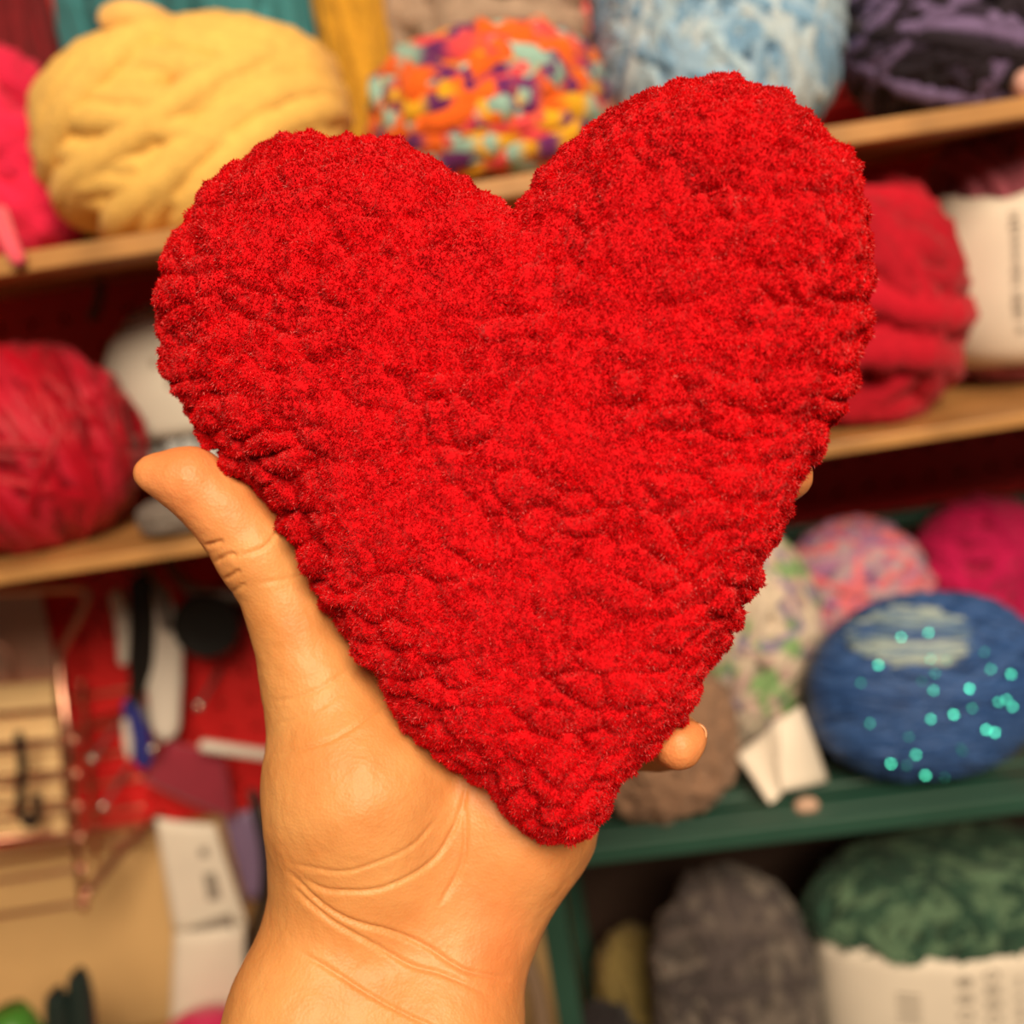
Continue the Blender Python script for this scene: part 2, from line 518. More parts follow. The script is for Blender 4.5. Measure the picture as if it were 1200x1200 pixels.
def prints(root, lab, c, radii, n, rects, m, grow=.0045, name='printed_text'):
    """printed marks on the sleeve: rects (angle_deg, zfrac, half_angle_deg, half_z)"""
    V, F = [], []
    for (a, z, da, dz) in rects:
        b = len(V)
        for (ii, jj) in ((-1, -1), (0, -1), (1, -1), (-1, 1), (0, 1), (1, 1)):
            an = R(a + ii * da); zz = z + jj * dz
            s = (1 - min(abs(zz), .97) ** n) ** (1 / n)
            V.append((c[0] + (radii[0] * s + grow) * math.cos(an), c[1] + (radii[1] * s + grow) * math.sin(an), c[2] + radii[2] * zz))
        F += [(b, b + 1, b + 4, b + 3), (b + 1, b + 2, b + 5, b + 4)]
    o = part(name, V, F, m, root, parent=None)
    o.parent = lab
    o['kind'] = 'stuff'
    return o
def textcol(g, a, z0, z1, w=1.0, h=.012, gap=.5):
    """a column of sideways lettering: short strokes of uneven width"""
    out, z = [], z0
    while z < z1:
        hh = h * g.uniform(.5, 1.2)
        if g.random() > .14:
            out.append((a + g.uniform(-.25, .25), z + hh, w * g.uniform(.5, 1.1), hh * .8))
        z += 2 * hh + h * gap * .6
    return out
g = np.random.default_rng(3)
ball('yarn_ball', 'small smoky grey ball added to fill a grey area under the thumb', 208, 582, 44, .478, z_mid, .0026, [((.4, .3, 1), .3, 20, .85), ((-.5, .2, .8), .3, 16, .8)], shades((.16, .135, .12), .25), seed=46, n=2.3, ry=.016)  # made-up ball covering a grey area in front of the sleeved skein
# cream-label skein behind the crimson ball
rt, c, rad = ball('yarn_skein', 'pale grey yarn skein in a printed cream paper sleeve behind the crimson ball', 258, 348, 118, .566, z_mid, .004, skein_fams(12), shades((.52, .56, .58), .15), seed=45, n=2.6, ry=.045)
lab = band(rt, c, rad, 2.6, -.25, .80, MAT['greypaper'], .02, 4)
prints(rt, lab, c, rad, 2.6, [(-97, .55, 3, .05), (-88, .62, 2, .04), (-84, .50, 3, .06), (-100, .25, 2.2, .05), (-92, .30, 1.5, .03), (-80, .58, 2, .08), (-108, .45, 2, .04), (-76, .2, 2, .03), (-70, -.1, 2, .05)], MAT['paleink'])
# mauve skein, right end of the middle shelf
rt, c, rad = ball('yarn_skein', 'mauve yarn skein in a tall cream paper sleeve with lines of print', 1225, 136, 138, .536, z_mid, .0045, skein_fams(12), shades((.34, .085, .12), .25), seed=47, n=3.0, ry=.050)
lab = band(rt, c, rad, 3.0, -.80, .46, MAT['paper'], .035, 9)
rects = textcol(g, -126, -.55, .28, 2.2, .02) + textcol(g, -118, -.65, -.25, 2.0, .02) + textcol(g, -103, -.55, .30, 2.2, .02) + textcol(g, -96, -.6, .28, 2.0, .02) + textcol(g, -82, -.6, .2, 2, .02)
prints(rt, lab, c, rad, 3.0, rects, MAT['paleink'])

# ------------------------------------------------------------------ green plastic cart on the right
YC = .432
cl = P(652, 1003, YC)
z_cart = P(960, 950, YC)[2]
z_cart2 = z_cart - .232
yaw = R(-3.5)
CX0, CX1, CY0, CY1 = cl[0], cl[0] + .46, YC, YB - .02
def crot(v):
    v = np.asarray(v, float).copy()
    dx, dy = v[:, 0] - CX0, v[:, 1] - CY0
    v[:, 0] = CX0 + dx * math.cos(yaw) - dy * math.sin(yaw)
    v[:, 1] = CY0 + dx * math.sin(yaw) + dy * math.cos(yaw)
    return v
rt = empty('storage_cart', (CX0 + .2, .52, 0), 'dark green plastic storage cart with slatted shelves holding the blue ball', 'cart')
def cbox(name, *b, bv=.0015):
    v, f = boxmesh(*b)
    return bevel(part(name, crot(v), f, MAT['greenplastic'], rt, smooth=False), bv)
CD = .203
for zc in (z_cart, z_cart2):
    nS = 9
    for i in range(nS):
        y0 = CY0 + .010 + i * (CD - .02) / nS
        cbox('slat', CX0 + .008, CX1 - .008, y0, y0 + (CD - .02) / nS - .0035, zc - .004, zc)
    cbox('front_rail', CX0, CX1, CY0, CY0 + .008, zc - .010, zc + .0005)
    cbox('back_rail', CX0, CX1, CY0 + CD - .008, CY0 + CD, zc - .010, zc + .012)
    for x in (CX0, CX1 - .008):
        cbox('side_rail', x, x + .008, CY0 + .008, CY0 + CD - .008, zc - .010, zc)
for x in (CX0 - .012, CX1):
    for y in (CY0, CY0 + CD - .012):
        cbox('post', x, x + .012, y, y + .012, 0, z_cart + (.012 if y == CY0 else .09))
cbox('top_rail', CX0, CX1, CY0 + CD - .010, CY0 + CD, z_cart + .075, z_cart + .085)

v, f = boxmesh(CX0, CX1, CY0 + CD + .0005, CY0 + CD + .003, .05, z_cart - .012)  # dark sheet added behind the lower cart, stands in for the shade there
part('added_shade_panel', crot(v), f, mat('painted_shade_brown', (.035, .016, .010), .7), rt, smooth=False)
# ---- yarn on the cart
ball('yarn_ball', 'deep hot pink yarn ball in the shade at the back of the cart', 1150, 585, 80, .578, z_cart, .006, [((.3, .3, 1), .3, 16, .8), (XA, .3, 10, .8)], shades((.46, .006, .075), .15), seed=51, n=2.4, ry=.027)
ball('yarn_ball', 'pink and lilac variegated yarn ball tucked behind the blue ball', 1003, 606, 90, .543, z_cart, .0034, [((.2, .4, 1), .25, 34, .85), ((-.3, .2, 1), .3, 20, .8)],
     choose((.70, .17, .21), (.70, .17, .21), (.28, .14, .32), (.42, .20, .34), (.46, .32, .38)), seed=53, n=2.1, seglen=9, ry=.033)
ball('yarn_ball', 'cream yarn ball flecked with green and lilac on the cart', 884, 622, 78, .505, z_cart, .0042, [((.5, .4, .8), .4, 26, .85), ((-.5, .2, .8), .4, 22, .85)],
     choose((.62, .52, .42), (.62, .52, .42), (.56, .40, .36), (.22, .38, .16), (.24, .20, .32)), seed=55, n=2.3, seglen=3, ry=.029)
rt, c, rad = ball('yarn_ball', 'blue yarn ball studded with tiny teal sequins and a pale patch on top', 1086, 694, 139, .451, z_cart, .0022,
     [((.35, .4, 1), .14, 60, .92), ((-.25, .2, 1), .2, 40, .9), ((.6, .3, .6), .3, 20, .8)], choose((.030, .085, .26), (.022, .065, .21), (.045, .11, .31)), matk='smooth', seed=57, n=2.15, ry=.034, k=5)
# light-grey sheen on its crown, put into the colour of pale strands
v, f, cc = wound(rad * 1.03, .0017, [((.35, .4, 1), .14, 80, .92)], 58, choose((.34, .42, .42), (.24, .34, .40), (.10, .18, .32)), n=2.15, k=5)
keep = np.arange(len(v)) >= 48 * 24
dirv = v / rad
sel = keep & (((dirv[:, 0] + .22) / .52) ** 2 + ((dirv[:, 2] - .74) / .24) ** 2 < 1 + .5 * vnoise(dirv * 5, 3)) & (dirv[:, 1] < .1)
fm = sel[f].all(1)
idx = -np.ones(len(v), int); used = np.unique(f[fm]); idx[used] = np.arange(len(used))
part('sheen_strand', v[used] + c, idx[f[fm]], MAT['smooth'], rt, cols=cc[used])
# sequins: little teal discs on the strands, turned to glint from lamp to camera
gs = np.random.default_rng(5)
spots = [(1056, 749), (1087, 744), (1089, 774), (1107, 774), (1094, 789), (1079, 798), (1092, 808), (1089, 840), (1157, 784), (1180, 790), (1166, 821), (1175, 818), (1182, 826), (1136, 828), (1123, 872), (1125, 876), (1044, 890), (1062, 892), (1083, 903), (1143, 914), (1064, 860), (1072, 880), (1152, 852), (1162, 855), (1133, 806), (1115, 835), (1150, 765), (1020, 845), (1010, 800), (1190, 880), (1105, 905), (1030, 780)]
lampdir = np.array((0.22, -0.95, 2.10))
proto = None
for (sx, sy) in spots:
    d = ray(sx, sy); o_ = (CAM - c) / rad; dd = d / rad
    A, B, Cc = dd @ dd, 2 * o_ @ dd, o_ @ o_ - 1.0
    D = B * B - 4 * A * Cc
    if D <= 0: continue
    p = CAM + d * ((-B - math.sqrt(D)) / (2 * A))
    nrm = (p - c) / rad ** 2; nrm /= np.linalg.norm(nrm)
    hv = (lampdir - p) / np.linalg.norm(lampdir - p) + (CAM - p) / np.linalg.norm(CAM - p)
    hv /= np.linalg.norm(hv)
    nn = hv * .95 + nrm * .05 + gs.normal(0, .10, 3); nn /= np.linalg.norm(nn)
    if proto is None:
        vv, ff = lathe((0, 0, 0), [(.0007, 0), (.0008, .0001), (.0007, .0002)], 10)
        so = mesh_obj('sequin', vv, ff, MAT['sequin'], rt, smooth=False); proto = so
    else:
        so = proto.copy(); COL.objects.link(so); so.parent = rt
    so.rotation_mode = 'QUATERNION'
    so.rotation_quaternion = Vector(nn).to_track_quat('Z', 'X')
    so.location = Vector(p + nrm * .0024) - rt.location
ball('yarn_ball', 'soft taupe yarn ball behind the heart at the near end of the cart', 772, 772, 90, .452, z_cart, .0040, [((.6, .4, .6), .4, 20, .85), ((-.6, .2, .7), .4, 18, .8)], shades((.31, .18, .115), .15), seed=61, n=2.3, ry=.026, fuzz=.2)
# folded white paper tag
def sheet(name, label, cat, quad, th, m, nu=10, nv=10, curl=0, tw=(0, -1, 0), smooth=True):
    """thick curved sheet from four corner points (a,b along top; c,d along bottom)"""
    a, b, c_, d_ = [np.asarray(q, float) for q in quad]
    nrm = np.cross(b - a, d_ - a); nrm /= np.linalg.norm(nrm)
    if nrm[1] > 0: nrm = -nrm
    V = []
    for s in (1, -1):
        for i in range(nv):
            for j in range(nu):
                u, t = j / (nu - 1), i / (nv - 1)
                p = (1 - t) * ((1 - u) * a + u * b) + t * ((1 - u) * d_ + u * c_)
                V.append(p + nrm * (s * th / 2 + curl * math.sin(math.pi * u) + .3 * curl * math.sin(math.pi * t * 1.6)))
    F = []
    for s in (0, 1):
        o_ = s * nu * nv
        for i in range(nv - 1):
            for j in range(nu - 1):
                q = (o_ + i * nu + j, o_ + i * nu + j + 1, o_ + (i + 1) * nu + j + 1, o_ + (i + 1) * nu + j)
                F.append(q if s else q[::-1])
    bd = [j for j in range(nu)] + [i * nu + nu - 1 for i in range(1, nv)] + [(nv - 1) * nu + j for j in range(nu - 2, -1, -1)] + [i * nu for i in range(nv - 2, 0, -1)]
    for q in range(len(bd)):
        x, y = bd[q], bd[(q + 1) % len(bd)]
        F.append((x, y, y + nu * nv, x + nu * nv))
    V = np.array(V)
    if isinstance(name, tuple):
        return part(name[0], V, F, m, name[1], smooth=smooth)
    rt_ = empty(name, V.mean(0) * (1, 1, 0) + (0, 0, V[:, 2].min()), label, cat)
    part('paper', V, F, m, rt_, smooth=smooth)
    return rt_
rt = sheet('paper_tag', 'crumpled white paper tag standing beside the blue sequined ball', 'tag',
      [P(908, 845, .450), P(938, 826, .457), P(972, 915, .450), P(918, 927, .4345)], .0006, MAT['paper'], curl=.003)
sheet(('folded_flap', rt), None, None, [P(862, 885, .453), P(908, 845, .4498), P(918, 927, .4343), P(903, 942, .4343)], .0006, MAT['paper'], curl=-.003)
v, f = uvsphere(P(945, 944, .4365), (.006, .004, .0042))
part('tag_end', v, f, mat('pink_felt_end', (.55, .36, .27), .9), rt)

# ---- yarn under the cart shelf
ball('yarn_skein', 'charcoal grey fluffy yarn skein under the cart shelf', 862, 1008, 92, .500, z_cart2, .0042, [((.3, .3, 1), .35, 26, .9), (XA, .35, 14, .8), ((-.4, .2, .9), .3, 14, .9)], choose((.10, .08, .075), (.075, .06, .06), (.15, .125, .11)), seed=63, n=2.5, ry=.036, fuzz=.25)
rt, c, rad = ball('yarn_skein', 'forest green chenille skein with a wide cream printed sleeve', 1122, 980, 160, .510, z_cart2, .0038, [(XA, .30, 22, .85), (YA, .3, 22, .85), ((1, .8, 0), .3, 22, .85)],
     choose((.035, .085, .055), (.022, .06, .04), (.09, .16, .10)), seed=65, n=4.0, ry=.046, fuzz=.08, lift=.0)
lab = band(rt, c, rad, 4.0, -.90, .57, MAT['paper'], .03, 12, grow=.0024)
v, f, cc = wound(rad * (1.07, 1.06, .475), .0036, [(XA, .3, 26, .85), (YA, .3, 26, .85), ((1, .8, 0), .3, 22, .85)], 66, choose((.035, .085, .055), (.022, .06, .04), (.10, .18, .11)), n=2.6, fuzz=.3)
sel = v[:, 2] > .02 * rad[2] + .06 * rad[2] * vnoise(v * 300, 8)
fm = sel[f].all(1); idx = -np.ones(len(v), int); used = np.unique(f[fm]); idx[used] = np.arange(len(used))
part('top_loops', v[used] + c + (0, 0, .518 * rad[2]), idx[f[fm]], MAT['chenille'], rt, cols=cc[used])
rects = []
for k in range(5):
    for q in range(3): rects.append((-126 + 3.0 * q, .26 - k * .055, 1.6, .012))
prints(rt, lab, c, rad, 4.0, rects + textcol(g, -82, -.6, .36, 1.5, .018) + textcol(g, -74, -.6, .36, 1.6, .018) + textcol(g, -68, -.6, .26, 1.4, .016) + textcol(g, -61, -.6, .26, 1.4, .016), MAT['paleink'], grow=.0035)
# round care symbols
def ringmark(a, z, ra, rz_):
    out = []
    for q in range(12):
        an = q / 12 * 2 * math.pi
        out.append((a + ra * math.cos(an), z + rz_ * math.sin(an), ra * .28, rz_ * .22))
    return out
sym = []
for k, (a, z) in enumerate(((-102, .38), (-92, .41), (-102, .24), (-92, .29), (-102, .10), (-92, .17), (-102, -.04), (-92, .05))):
    sym += ringmark(a, z, 2.4, .034)
sym += [(-102, .38, 1.4, .018), (-102, .24, 1.2, .014), (-92, .29, 1.2, .014), (-92, .17, 1.0, .012)]
prints(rt, lab, c, rad, 4.0, sym, MAT['paleink'], grow=.0035, name='printed_symbol')
ball('yarn_ball', 'olive yarn ball in the shade between cart post and charcoal skein', 748, 1085, 46, .575, z_cart2, .004, [((.3, .3, 1), .3, 14, .8), (XA, .3, 10, .8)], shades((.24, .18, .06), .1), seed=67, n=2.4, ry=.026)
ball('yarn_ball', 'small black yarn ball at the foot of the olive ball', 716, 1165, 52, .475, z_cart2, .004, [((.3, .3, 1), .3, 14, .8), (XA, .3, 10, .8)], shades((.02, .016, .018), .1), seed=69, n=2.3, ry=.022)
v, f = tube_capped(spline([P(598, 1098, .455), P(618, 1130, .452), P(632, 1175, .450), P(640, 1260, .450), P(642, 1330, .452)], 24), .0042)
tag(mesh_obj('cord', v, f, MAT['tancord']), 'brown cord hanging beside the dark green cart post', 'cord')

# ------------------------------------------------------------------ pegboard bits, left
# clear bead added for a glint on the middle shelf, grey cord above
o = mesh_obj('glint_bead', *uvsphere((0, 0, 0), .0032), MAT['clear']); p = P(180, 602, .468)
o.location = (p[0], p[1], z_mid + .0032); tag(o, 'small clear bead added for a glint on the middle shelf', 'bead')
v, f = tube_capped(spline([P(98, 300, .60), P(112, 318, .60), P(118, 345, .598), P(108, 372, .60)], 18), .0028)
tag(mesh_obj('cord', v, f, MAT['cord']), 'short dark cord hanging in the shade above the cream sleeve', 'cord')
v, f = tube_capped(spline([P(196, 650, .63), P(205, 672, .615), P(226, 690, .60), P(262, 697, .60), P(330, 702, .605)], 24), .0045)
tag(mesh_obj('hanger_hook', v, f, MAT['greymetal']), 'bent grey metal hook under the middle shelf', 'hook')
v, f = tube_capped(spline([P(150, 655, .63), P(170, 668, .61), P(186, 690, .60), P(196, 735, .60)], 20), .0035)
tag(mesh_obj('hanger_hook', v, f, MAT['greymetal']), 'thin grey wire hook above the white scissor handle', 'hook')

# scissors hanging on the board: black grip, white grip and blade
def ribbon_thing(ctrl, widths, Y, th):
    """flat bar with rounded rim along picture points"""
    pts = spline([P(x, y, Y) for x, y in ctrl], 26)
    wd = np.interp(np.linspace(0, 1, 26), np.linspace(0, 1, len(widths)), widths)
    v, f = tube_capped(pts, 1.0, 12)
    base = np.vstack([np.repeat(pts[:1], 3, 0), pts, np.repeat(pts[-1:], 3, 0)])
    W = np.concatenate([[.2, .6, .87], np.ones(26), [.87, .6, .2]]) * np.concatenate([[wd[0]] * 3, wd, [wd[-1]] * 3])
    t = np.gradient(pts, axis=0); t /= np.linalg.norm(t, axis=1, keepdims=True)
    t = np.vstack([np.repeat(t[:1], 3, 0), t, np.repeat(t[-1:], 3, 0)])
    d0 = -t[0] * wd[0]; d1 = t[-1] * wd[-1]
    base[:3] += np.outer((.98, .8, .5), d0); base[-3:] += np.outer((.5, .8, .98), d1)
    nY = np.array((0, 1.0, 0)); b = np.cross(t, nY); b /= np.linalg.norm(b, axis=1, keepdims=True)
    a = np.arange(12) / 12 * 2 * math.pi
    V = base[:, None] + W[:, None, None] * np.cos(a)[None, :, None] * b[:, None] + th * np.sin(a)[None, :, None] * nY
    return V.reshape(-1, 3), f
p = P(180, 780, .60)
rt = empty('scissors', (p[0], p[1], P(185, 868, .60)[2]), 'scissors with black and white grips hanging on the pegboard', 'scissors')
v, f = ribbon_thing([(166, 688), (168, 730), (166, 775), (160, 815)], (.008, .0085, .0085, .004), .600, .006)
part('black_grip', v, f, MAT['black'], rt)
v, f = ribbon_thing([(138, 700), (146, 735), (146, 770)], (.005, .0055, .004), .603, .005)
part('grey_grip', v, f, MAT['white'], rt)
v, f = ribbon_thing([(186, 700), (190, 760), (192, 800), (194, 850)], (.008, .0125, .0115, .009), .602, .0045)
part('white_grip', v, f, MAT['white'], rt)
v, f = ribbon_thing([(158, 812), (172, 840), (192, 862)], (.003, .0035, .002), .604, .002)
part('blade', v, f, MAT['greymetal'], rt)
# black tape roll
p = P(246, 728, .602)
vv, ff = lathe((0, 0, 0), [(.010, -.011), (.019, -.012), (.0205, -.010), (.0205, .010), (.019, .012), (.010, .011)], 36)
o = mesh_obj('tape_roll', np.stack([vv[:, 0], vv[:, 2], vv[:, 1]], 1), [q[::-1] for q in ff], MAT['black'], smooth=False)
o.location = p; bevel(o, .0008); tag(o, 'round black tape roll hanging above the red board', 'tape roll')
# pegs with ball tips
def peg(x, y, Y, label, r=.0028):
    tip = P(x, y, Y)
    rt = empty('peg_hook', (tip[0], YB, tip[2]), label, 'hook', None)
    v, f = tube_capped(spline([(tip[0], YB + .004, tip[2] + .003), (tip[0], YB - .02, tip[2] + .001), tip], 12), .0014)
    part('rod', v, f, MAT['greymetal'], rt)
    v, f = uvsphere(tip, r)
    part('ball_tip', v, f, MAT['steel'], rt)
peg(233, 827, .585, 'steel ball tipped peg hook beside the white rod')
peg(179, 878, .580, 'steel ball tipped peg hook over the crimson felt tag')
peg(108, 889, .582, 'steel ball tipped peg hook level with the blue clip')
peg(121, 945, .590, 'dull ball tipped peg hook beside the rose gold wires')
# white rod
v, f = tube_capped([P(240, 874, .59), P(280, 880, .594), P(345, 889, .60)], .0038)
tag(mesh_obj('rod', v, f, MAT['white']), 'short white rod lying across the pegboard hooks', 'rod')
# blue clip
rt = empty('clip', P(160, 890, .607), 'small dark blue clip on the pegboard', 'clip')
v, f = ribbon_thing([(154, 828), (161, 858), (168, 888)], (.006, .0075, .0065), .604, .004)
part('jaw', v, f, MAT['blueplastic'], rt)
v, f = ribbon_thing([(147, 845), (150, 868), (152, 884)], (.002, .003, .002), .600, .003)
part('lever', v, f, MAT['white'], rt)
# crimson felt tag and straps
sheet('felt_tag', 'crimson felt tag hanging in front of the pegboard', 'tag', [P(196, 868, .607), P(262, 880, .607), P(276, 962, .606), P(168, 915, .606)], .002, MAT['crimsonfelt'], curl=.002)
sheet('ribbon', 'lavender ribbon hanging between white tag and wrist', 'ribbon', [P(262, 958, .618), P(300, 945, .618), P(310, 1050, .615), P(288, 1056, .615)], .0012, MAT['lavender'], curl=.002)
sheet('card', 'small cream card behind the wrist', 'card', [P(302, 945, .628), P(345, 945, .628), P(340, 1035, .628), P(312, 1012, .628)], .001, MAT['paper'])
v, f = tube_capped(spline([P(296, 930, .61), P(312, 1000, .60), P(308, 1060, .595), P(293, 1110, .59), P(283, 1150, .59)], 30), .0038)
tag(mesh_obj('strap', v, f, MAT['black']), 'thin black strap hanging behind the wrist', 'strap')
# long white hang tag with print, in two panels
rt = sheet('hang_tag', 'long white printed paper tag hanging below the crimson felt', 'tag', [P(182, 958, .600), P(252, 966, .600), P(290, 1085, .592), P(204, 1095, .592)], .0008, MAT['paper'], curl=.002)
sheet(('lower_panel', rt), None, None, [P(204, 1092, .588), P(286, 1082, .588), P(290, 1238, .58), P(198, 1240, .58)], .0008, MAT['paper'], curl=.003)
sheet(('printed_text', rt), None, None, [P(238, 1024, .5915), P(252, 1022, .5915), P(258, 1052, .589), P(244, 1055, .589)], .0003, MAT['paleink'])
sheet(('printed_text', rt), None, None, [P(233, 994, .594), P(243, 993, .594), P(244, 1003, .5935), P(234, 1004, .5935)], .0003, MAT['paleink'])
sheet(('printed_text', rt), None, None, [P(222, 1086, .586), P(270, 1070, .586), P(276, 1096, .586), P(226, 1100, .586)], .0003, MAT['paleink'])

# rose-gold wire rack with boxes
YR = .575
p0 = P(40, 1060, YR)
rt = empty('wire_rack', (p0[0], YB, P(60, 1062, YR)[2]), 'rose gold wire rack with ball ended rods hanging on the pegboard', 'rack')
rows = [(87, 867), (90, 907), (92, 945), (94, 981), (96, 1018), (98, 1058)]
for (x, y) in rows:
    e = P(x, y, YR)
    # rod leads back to the left at constant height
    v, f = tube_capped([(e[0] - .16, e[1], e[2]), (e[0], e[1], e[2])], .0016)
    part('rod', v, f, MAT['rosegold'], rt)
    v, f = uvsphere(e, .0030)
    part('ball_end', v, f, MAT['rosegold'], rt)
    b = np.array((e[0] + .018, YB - .002, e[2] + .004))  # rods against the board stand in for the shadow of the front rods
    v, f = tube_capped([(b[0] - .18, b[1], b[2]), b], .0014)
    part('shadow_rod', v, f, MAT['rosegold'], rt)
def wire(pts, r=.0022, name='frame_wire', m='rosegold'):
    v, f = tube_capped(pts, r)
    part(name, v, f, MAT[m], rt)
wire(spline([P(-40, 694, .60), P(60, 690, .60), P(96, 690, .60), P(102, 700, .60), P(92, 725, .598), P(72, 765, .595), P(72, 800, .59), P(80, 870, .578), P(86, 960, .577), P(98, 1064, .577)], 60), .0026)
wire([P(95, 800, .625), P(110, 960, .625), P(112, 1010, .625)], .0018)
wire([P(102, 1046, .578), P(140, 1000, .605), P(185, 955, .63)], .003)
wire([P(80, 880, .578), P(110, 845, .61), P(150, 832, .63)], .0018)
wire([P(-20, 985, .578), P(80, 975, .60), P(190, 960, .63)], .0018)
v, f = boxmesh(0, 1, 0, 1, 0, 1)
sheet(('back_plate', rt), None, None, [P(-60, 696, .622), P(48, 692, .622), P(70, 800, .622), P(-60, 805, .622)], .0018, MAT['rosesheet'], smooth=False)
wire(spline([P(-5, 755, .615), P(8, 765, .615), P(14, 800, .612), P(14, 960, .60)], 30), .0010)
wire(spline([P(22, 862, .571), P(26, 900, .570), P(24, 945, .570), P(34, 966, .570), P(43, 958, .571), P(43, 935, .571)], 30), .0028, 'black_hook', 'black')
# cream cards filed in the rack, each its own card
for k, (ya, yb) in enumerate(((800, 832), (838, 868), (872, 905), (908, 940), (942, 978))):
    a, b = P(18, ya, .608), P(68 + k * 3, yb, .608)
    q = [P(-50, ya + 10, .612), P(64 + 3 * k, ya - 2, .612), P(66 + 3 * k, yb - 4, .596), P(-50, yb + 8, .596)]
    o = sheet('card', 'cream card in the rose gold wire rack, ' + ('topmost of five', 'second from the top', 'middle one of five', 'second from the bottom', 'lowest of five')[k], 'card', q, .0018, MAT['cream'], curl=.001)
    o['group'] = 'cream cards in the wire rack'

# lower shelf things
def on_low(x, Y): return np.array((P(x, 1190, Y)[0], Y, z_low))
p = on_low(178, .53)
o = mesh_obj('rubber_ball', *uvsphere((0, 0, 0), .040, 36, 24), MAT['pinkplastic'])
c = P(236, 1228, .53); o.location = (c[0], c[1], z_low + .040)
tag(o, 'hot pink rubber ball on the lowest shelf under the white tag', 'ball')
rt = empty('clamp', (P(82, 1200, .50)[0], .50, z_low), 'dark green plastic clamp standing on the lowest shelf', 'clamp')
v, f = ribbon_thing([(92, 1150), (96, 1190), (104, 1330)], (.006, .0075, .009), .50, .006)
part('jaw', v, f, MAT['darkgreen'], rt)
v, f = ribbon_thing([(66, 1172), (68, 1200), (74, 1330)], (.006, .007, .009), .498, .006)
part('jaw', v, f, MAT['darkgreen'], rt)
v, f = boxmesh(P(52, 1200, .5)[0], P(116, 1200, .5)[0], .488, .512, z_low, z_low + .014)
bevel(part('base', v, f, MAT['darkgreen'], rt, smooth=False), .002)
c = P(15, 1205, .51)
vv, ff = lathe((c[0], c[1], z_low), [(.018, 0), (.020, .002), (.020, (c[2] - z_low) * .72), (.014, (c[2] - z_low) * 1.0), (.010, (c[2] - z_low) * 1.1)], 32)
tag(mesh_obj('glue_bottle', vv, ff, MAT['greenbottle']), 'bright green bottle beside the dark clamp', 'bottle')

# ------------------------------------------------------------------ crocheted plush heart
OUT = [(597, 246), (560, 226), (520, 198), (480, 178), (440, 168), (400, 166), (340, 163), (300, 182), (257, 215), (226, 250), (202, 290), (190, 330), (188, 375), (193, 420), (205, 455), (226, 490), (240, 515), (270, 540), (300, 570), (325, 600), (345, 635), (365, 670), (385, 705), (410, 745), (437, 785), (462, 820), (478, 848), (500, 868), (522, 886), (550, 908), (580, 932), (602, 955), (630, 974), (657, 981), (690, 970), (711, 945), (724, 912), (760, 882), (790, 845), (824, 798), (852, 742), (878, 700), (892, 660), (910, 620), (934, 572), (956, 530), (984, 480), (1001, 440), (1014, 390), (1017, 330), (1015, 270), (1007, 212), (990, 182), (965, 160), (935, 132), (900, 110), (860, 100), (830, 97), (790, 104), (742, 122), (704, 142), (675, 170), (650, 192), (625, 222), (606, 244)]
HC = np.array((610.0, 500.0))
o2 = np.array(OUT, float)
n0 = len(o2)
# closed Catmull-Rom
dense = []
for i in range(n0):
    p0, p1, p2, p3 = (o2[(i + k) % n0] for k in (-1, 0, 1, 2))
    for t in np.linspace(0, 1, 8, endpoint=False):
        dense.append(.5 * (2 * p1 + (p2 - p0) * t + (2 * p0 - 5 * p1 + 4 * p2 - p3) * t * t + (3 * p1 - p0 - 3 * p2 + p3) * t ** 3))
dense = np.array(dense)
dense = HC + (dense - HC) * .988          # the pile adds the last millimetre
NA, NR = 1000, 170
seg = np.linalg.norm(np.roll(dense, -1, 0) - dense, axis=1)
cum = np.concatenate([[0], np.cumsum(seg)])
dd = np.vstack([dense, dense[:1]])
sarr = np.linspace(0, cum[-1], NA, endpoint=False)
rim = np.stack([np.interp(sarr, cum, dd[:, 0]), np.interp(sarr, cum, dd[:, 1])], 1)
tt = np.linspace(0, 1, NR)
rho = 1 - (1 - tt) ** 1.7
G2 = HC + (rim - HC)[:, None, :] * rho[None, :, None]           # NA,NR,2
flat = G2.reshape(-1, 2).astype(np.float32)
rs = rim[::2].astype(np.float32)
dmin = np.empty(len(flat), np.float32)
for s0 in range(0, len(flat), 8000):
    q = flat[s0:s0 + 8000]
    dmin[s0:s0 + 8000] = np.sqrt(((q[:, None, :] - rs[None]) ** 2).sum(-1).min(1))
dmin = dmin.reshape(NA, NR)
dmin[:, -1] = 0
def prof(d, Rd, H, dome):
    t = np.clip(d / Rd, 0, 1)
    return H * np.sqrt(np.clip(1 - (1 - t) ** 2.2, 0, 1)) + dome * np.clip(d / 260, 0, 1) ** 1.0
def blur(h, it):
    for _ in range(it):
        h[:, 1:-1] = (h[:, 1:-1] * 2 + np.roll(h, 1, 0)[:, 1:-1] + np.roll(h, -1, 0)[:, 1:-1] + h[:, 2:] + h[:, :-2]) / 6
    return h
pxm = .000178
def hdepth(x):
    return .215 - .00003 * (x - 600)
